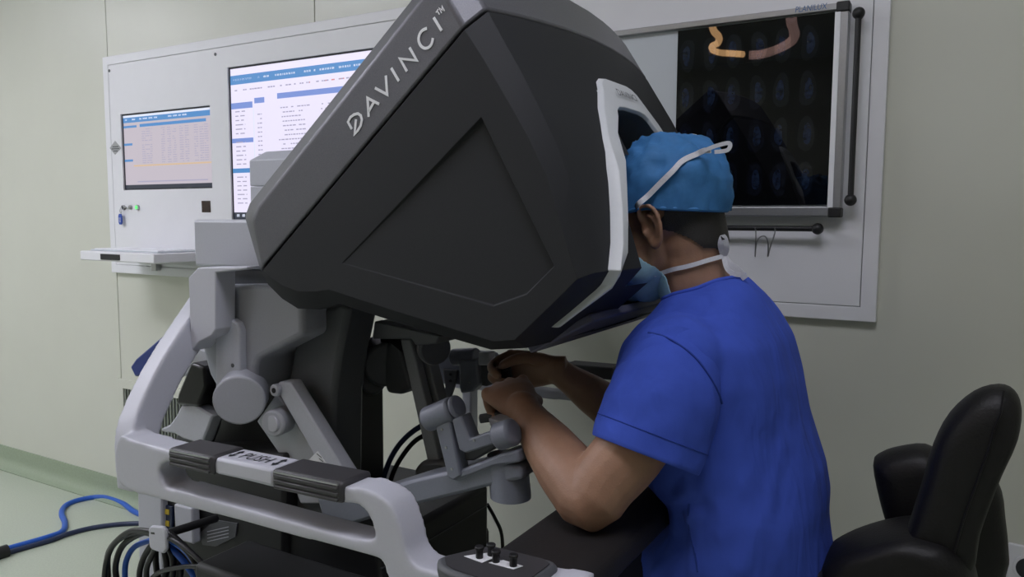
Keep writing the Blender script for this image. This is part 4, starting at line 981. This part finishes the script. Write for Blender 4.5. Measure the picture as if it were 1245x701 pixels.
def sleeve(path, n_rings=18):
    path = smooth(path, n_rings//(len(path)-1)); K_ = len(path)-1; L = []; N_ = 56
    for i, cen in enumerate(path):
        t_ = (path[min(i+1, K_)]-path[max(i-1, 0)]).normalized(); u = V((0, 0, 1)) if abs(t_.z) < .95 else V((1, 0, 0)); u = V((1, 0, 0))
        a_ = (u-t_*u.dot(t_)).normalized(); c_ = t_.cross(a_); f = i/K_; ra = .058+.019*min(1, f*2.5)-.002*f; l = []
        for j in range(N_):
            th = 2*PI*j/N_; d = ra+.003*math.sin(2*th+4*f)*f
            q = cen+a_*(math.cos(th)*d*1.04)+c_*(math.sin(th)*d*.96)
            d2 = .0045*noise.noise(q*13)+.003*noise.noise(q*28+V((3, 3, 3)))+.0025*math.sin(8*f*PI+2.5*math.sin(th*2))*(1-f)
            l.append(q+(q-cen).normalized()*d2)
        L.append(l)
    last = L[-1]; cen = path[-1]; ax_ = (path[-1]-path[-2]).normalized()
    L.append([p+ax_*.002-(p-cen).normalized()*.0015 for p in last]); L.append([p-ax_*.02-(p-cen).normalized()*.004 for p in last])
    ml = MB().loft(L, False, False); SLV.append(BVHTree.FromPolygons(ml.v, ml.f)); build(ml, 'sleeve', M['shirt'], shirt, smoothang=80)
    k_ = max(0, K_-4); rr_ = L[k_]; rc = path[k_]
    build(MB().tube([p+(p-rc).normalized()*.0002 for p in rr_]+[rr_[0]], .0009, 5), 'sleeve_hem', M['hem'], shirt, smoothang=80)
sleeve([SHN+V((.0, .012, .012)), PY(806, 487, 1.035), PY(784, 551, 1.005)])
sleeve([SHF+V((0, -.012, .012)), SHF.lerp(ELF, .35), SHF.lerp(ELF, .72)])
def onshirt(px, py, off=.0008):
    hs_ = [h for h in [t_.ray_cast(C0, ray(px, py).normalized()) for t_ in [bvS]+SLV] if h[0]]
    if not hs_: return None
    h = min(hs_, key=lambda k: k[3]); return h[0]-ray(px, py).normalized()*off
def seamline(pts, name, r=.0016):
    q = [onshirt(a, b) for a, b in pts]; q = [x for x in q if x]
    if len(q) > 2: build(MB().tube(smooth(q, 4), r, 6), name, M['hem'], shirt, smoothang=80)
seamline([(788, 404), (806, 408), (828, 420), (848, 437), (862, 456), (872, 474), (878, 490)], 'armhole_seam')
seamline([(838, 612), (837, 625), (838, 640), (840, 652), (843, 665), (846, 680), (848, 695)], 'side_seam', .0016)
# collar band
cb_ = []
for j in range(37):
    t_ = 2*PI*j/36; c, s_ = math.cos(t_), math.sin(t_)
    p = V((-.366+.064*c, YM+.070*s_, 1.138+.022*c))
    h = bvS.find_nearest(p); cb_.append(h[0]+h[1]*.001)
build(MB().tube(cb_, .004, 8), 'collar', M['shirt'], shirt, smoothang=80)
# ---- trousers and shoes
tr = MB()
tr.tube([V((-.30, YM, .73)), V((-.30, YM, .68)), V((-.29, YM, .63))], [(.18, .15), (.185, .155), (.17, .14)], 24, up=(0, 1, 0))
shoes = []
for s_ in (-1, 1):
    hip, kn, an_ = V((-.29, YM+s_*.09, .675)), V((-.56, YM+s_*.12, .60)), V((-.53, YM+s_*.12, .11))
    tr.tube(smooth([hip, hip.lerp(kn, .5)+V((0, 0, .008)), kn, kn.lerp(an_, .12)+V((-.02, 0, 0)), kn.lerp(an_, .5), an_], 4), [.085]*4+[.082, .080, .077, .073]+[.070, .066, .064, .062]+[.060]*4+[.055, .052, .05, .048]+[.046], 18)
    tr.ell(kn, (.066, .062, .064))
    shoes.append(an_)
trm = evalmesh(tr, .007, 8, .5); trous = finish(trm, 'trousers', M['trouser'], pe, smoothang=80, label='dark navy trousers')
for an_ in shoes:
    mb = MB(); L = []
    for dx, wd, zt_ in ((.07, .025, .08), (.05, .036, .105), (0, .038, .11), (-.05, .040, .085), (-.10, .045, .065), (-.15, .042, .05), (-.18, .025, .04)):
        x = an_.x+dx; L.append([V((x, an_.y-wd, .088)), V((x, an_.y-wd*.95, .088+(zt_-.02)*.5)), V((x, an_.y-wd*.5, .088+zt_-.02)), V((x, an_.y+wd*.5, .088+zt_-.02)), V((x, an_.y+wd*.95, .088+(zt_-.02)*.5)), V((x, an_.y+wd, .088))])
    build(mb.loft(L), 'shoe', M['black'], pe, bevel=.006, seg=2)
# ---- finger grips of the hand controllers
for (d, n, s_), W_ in ((hN, WRN), (hF, WRF)):
    c = W_+d*.095-n*.045
    g_ = build(MB().bar([c-s_*.03, c+s_*.03], .02, .02, up=n), 'finger_grip', M['black'], sc, bevel=.004)
    build(MB().bar([c-s_*.03+d*.0, c-s_*.055+d*.01], .014, .014, up=n), 'grip_stem', M['dgrey'], g_, bevel=.003)
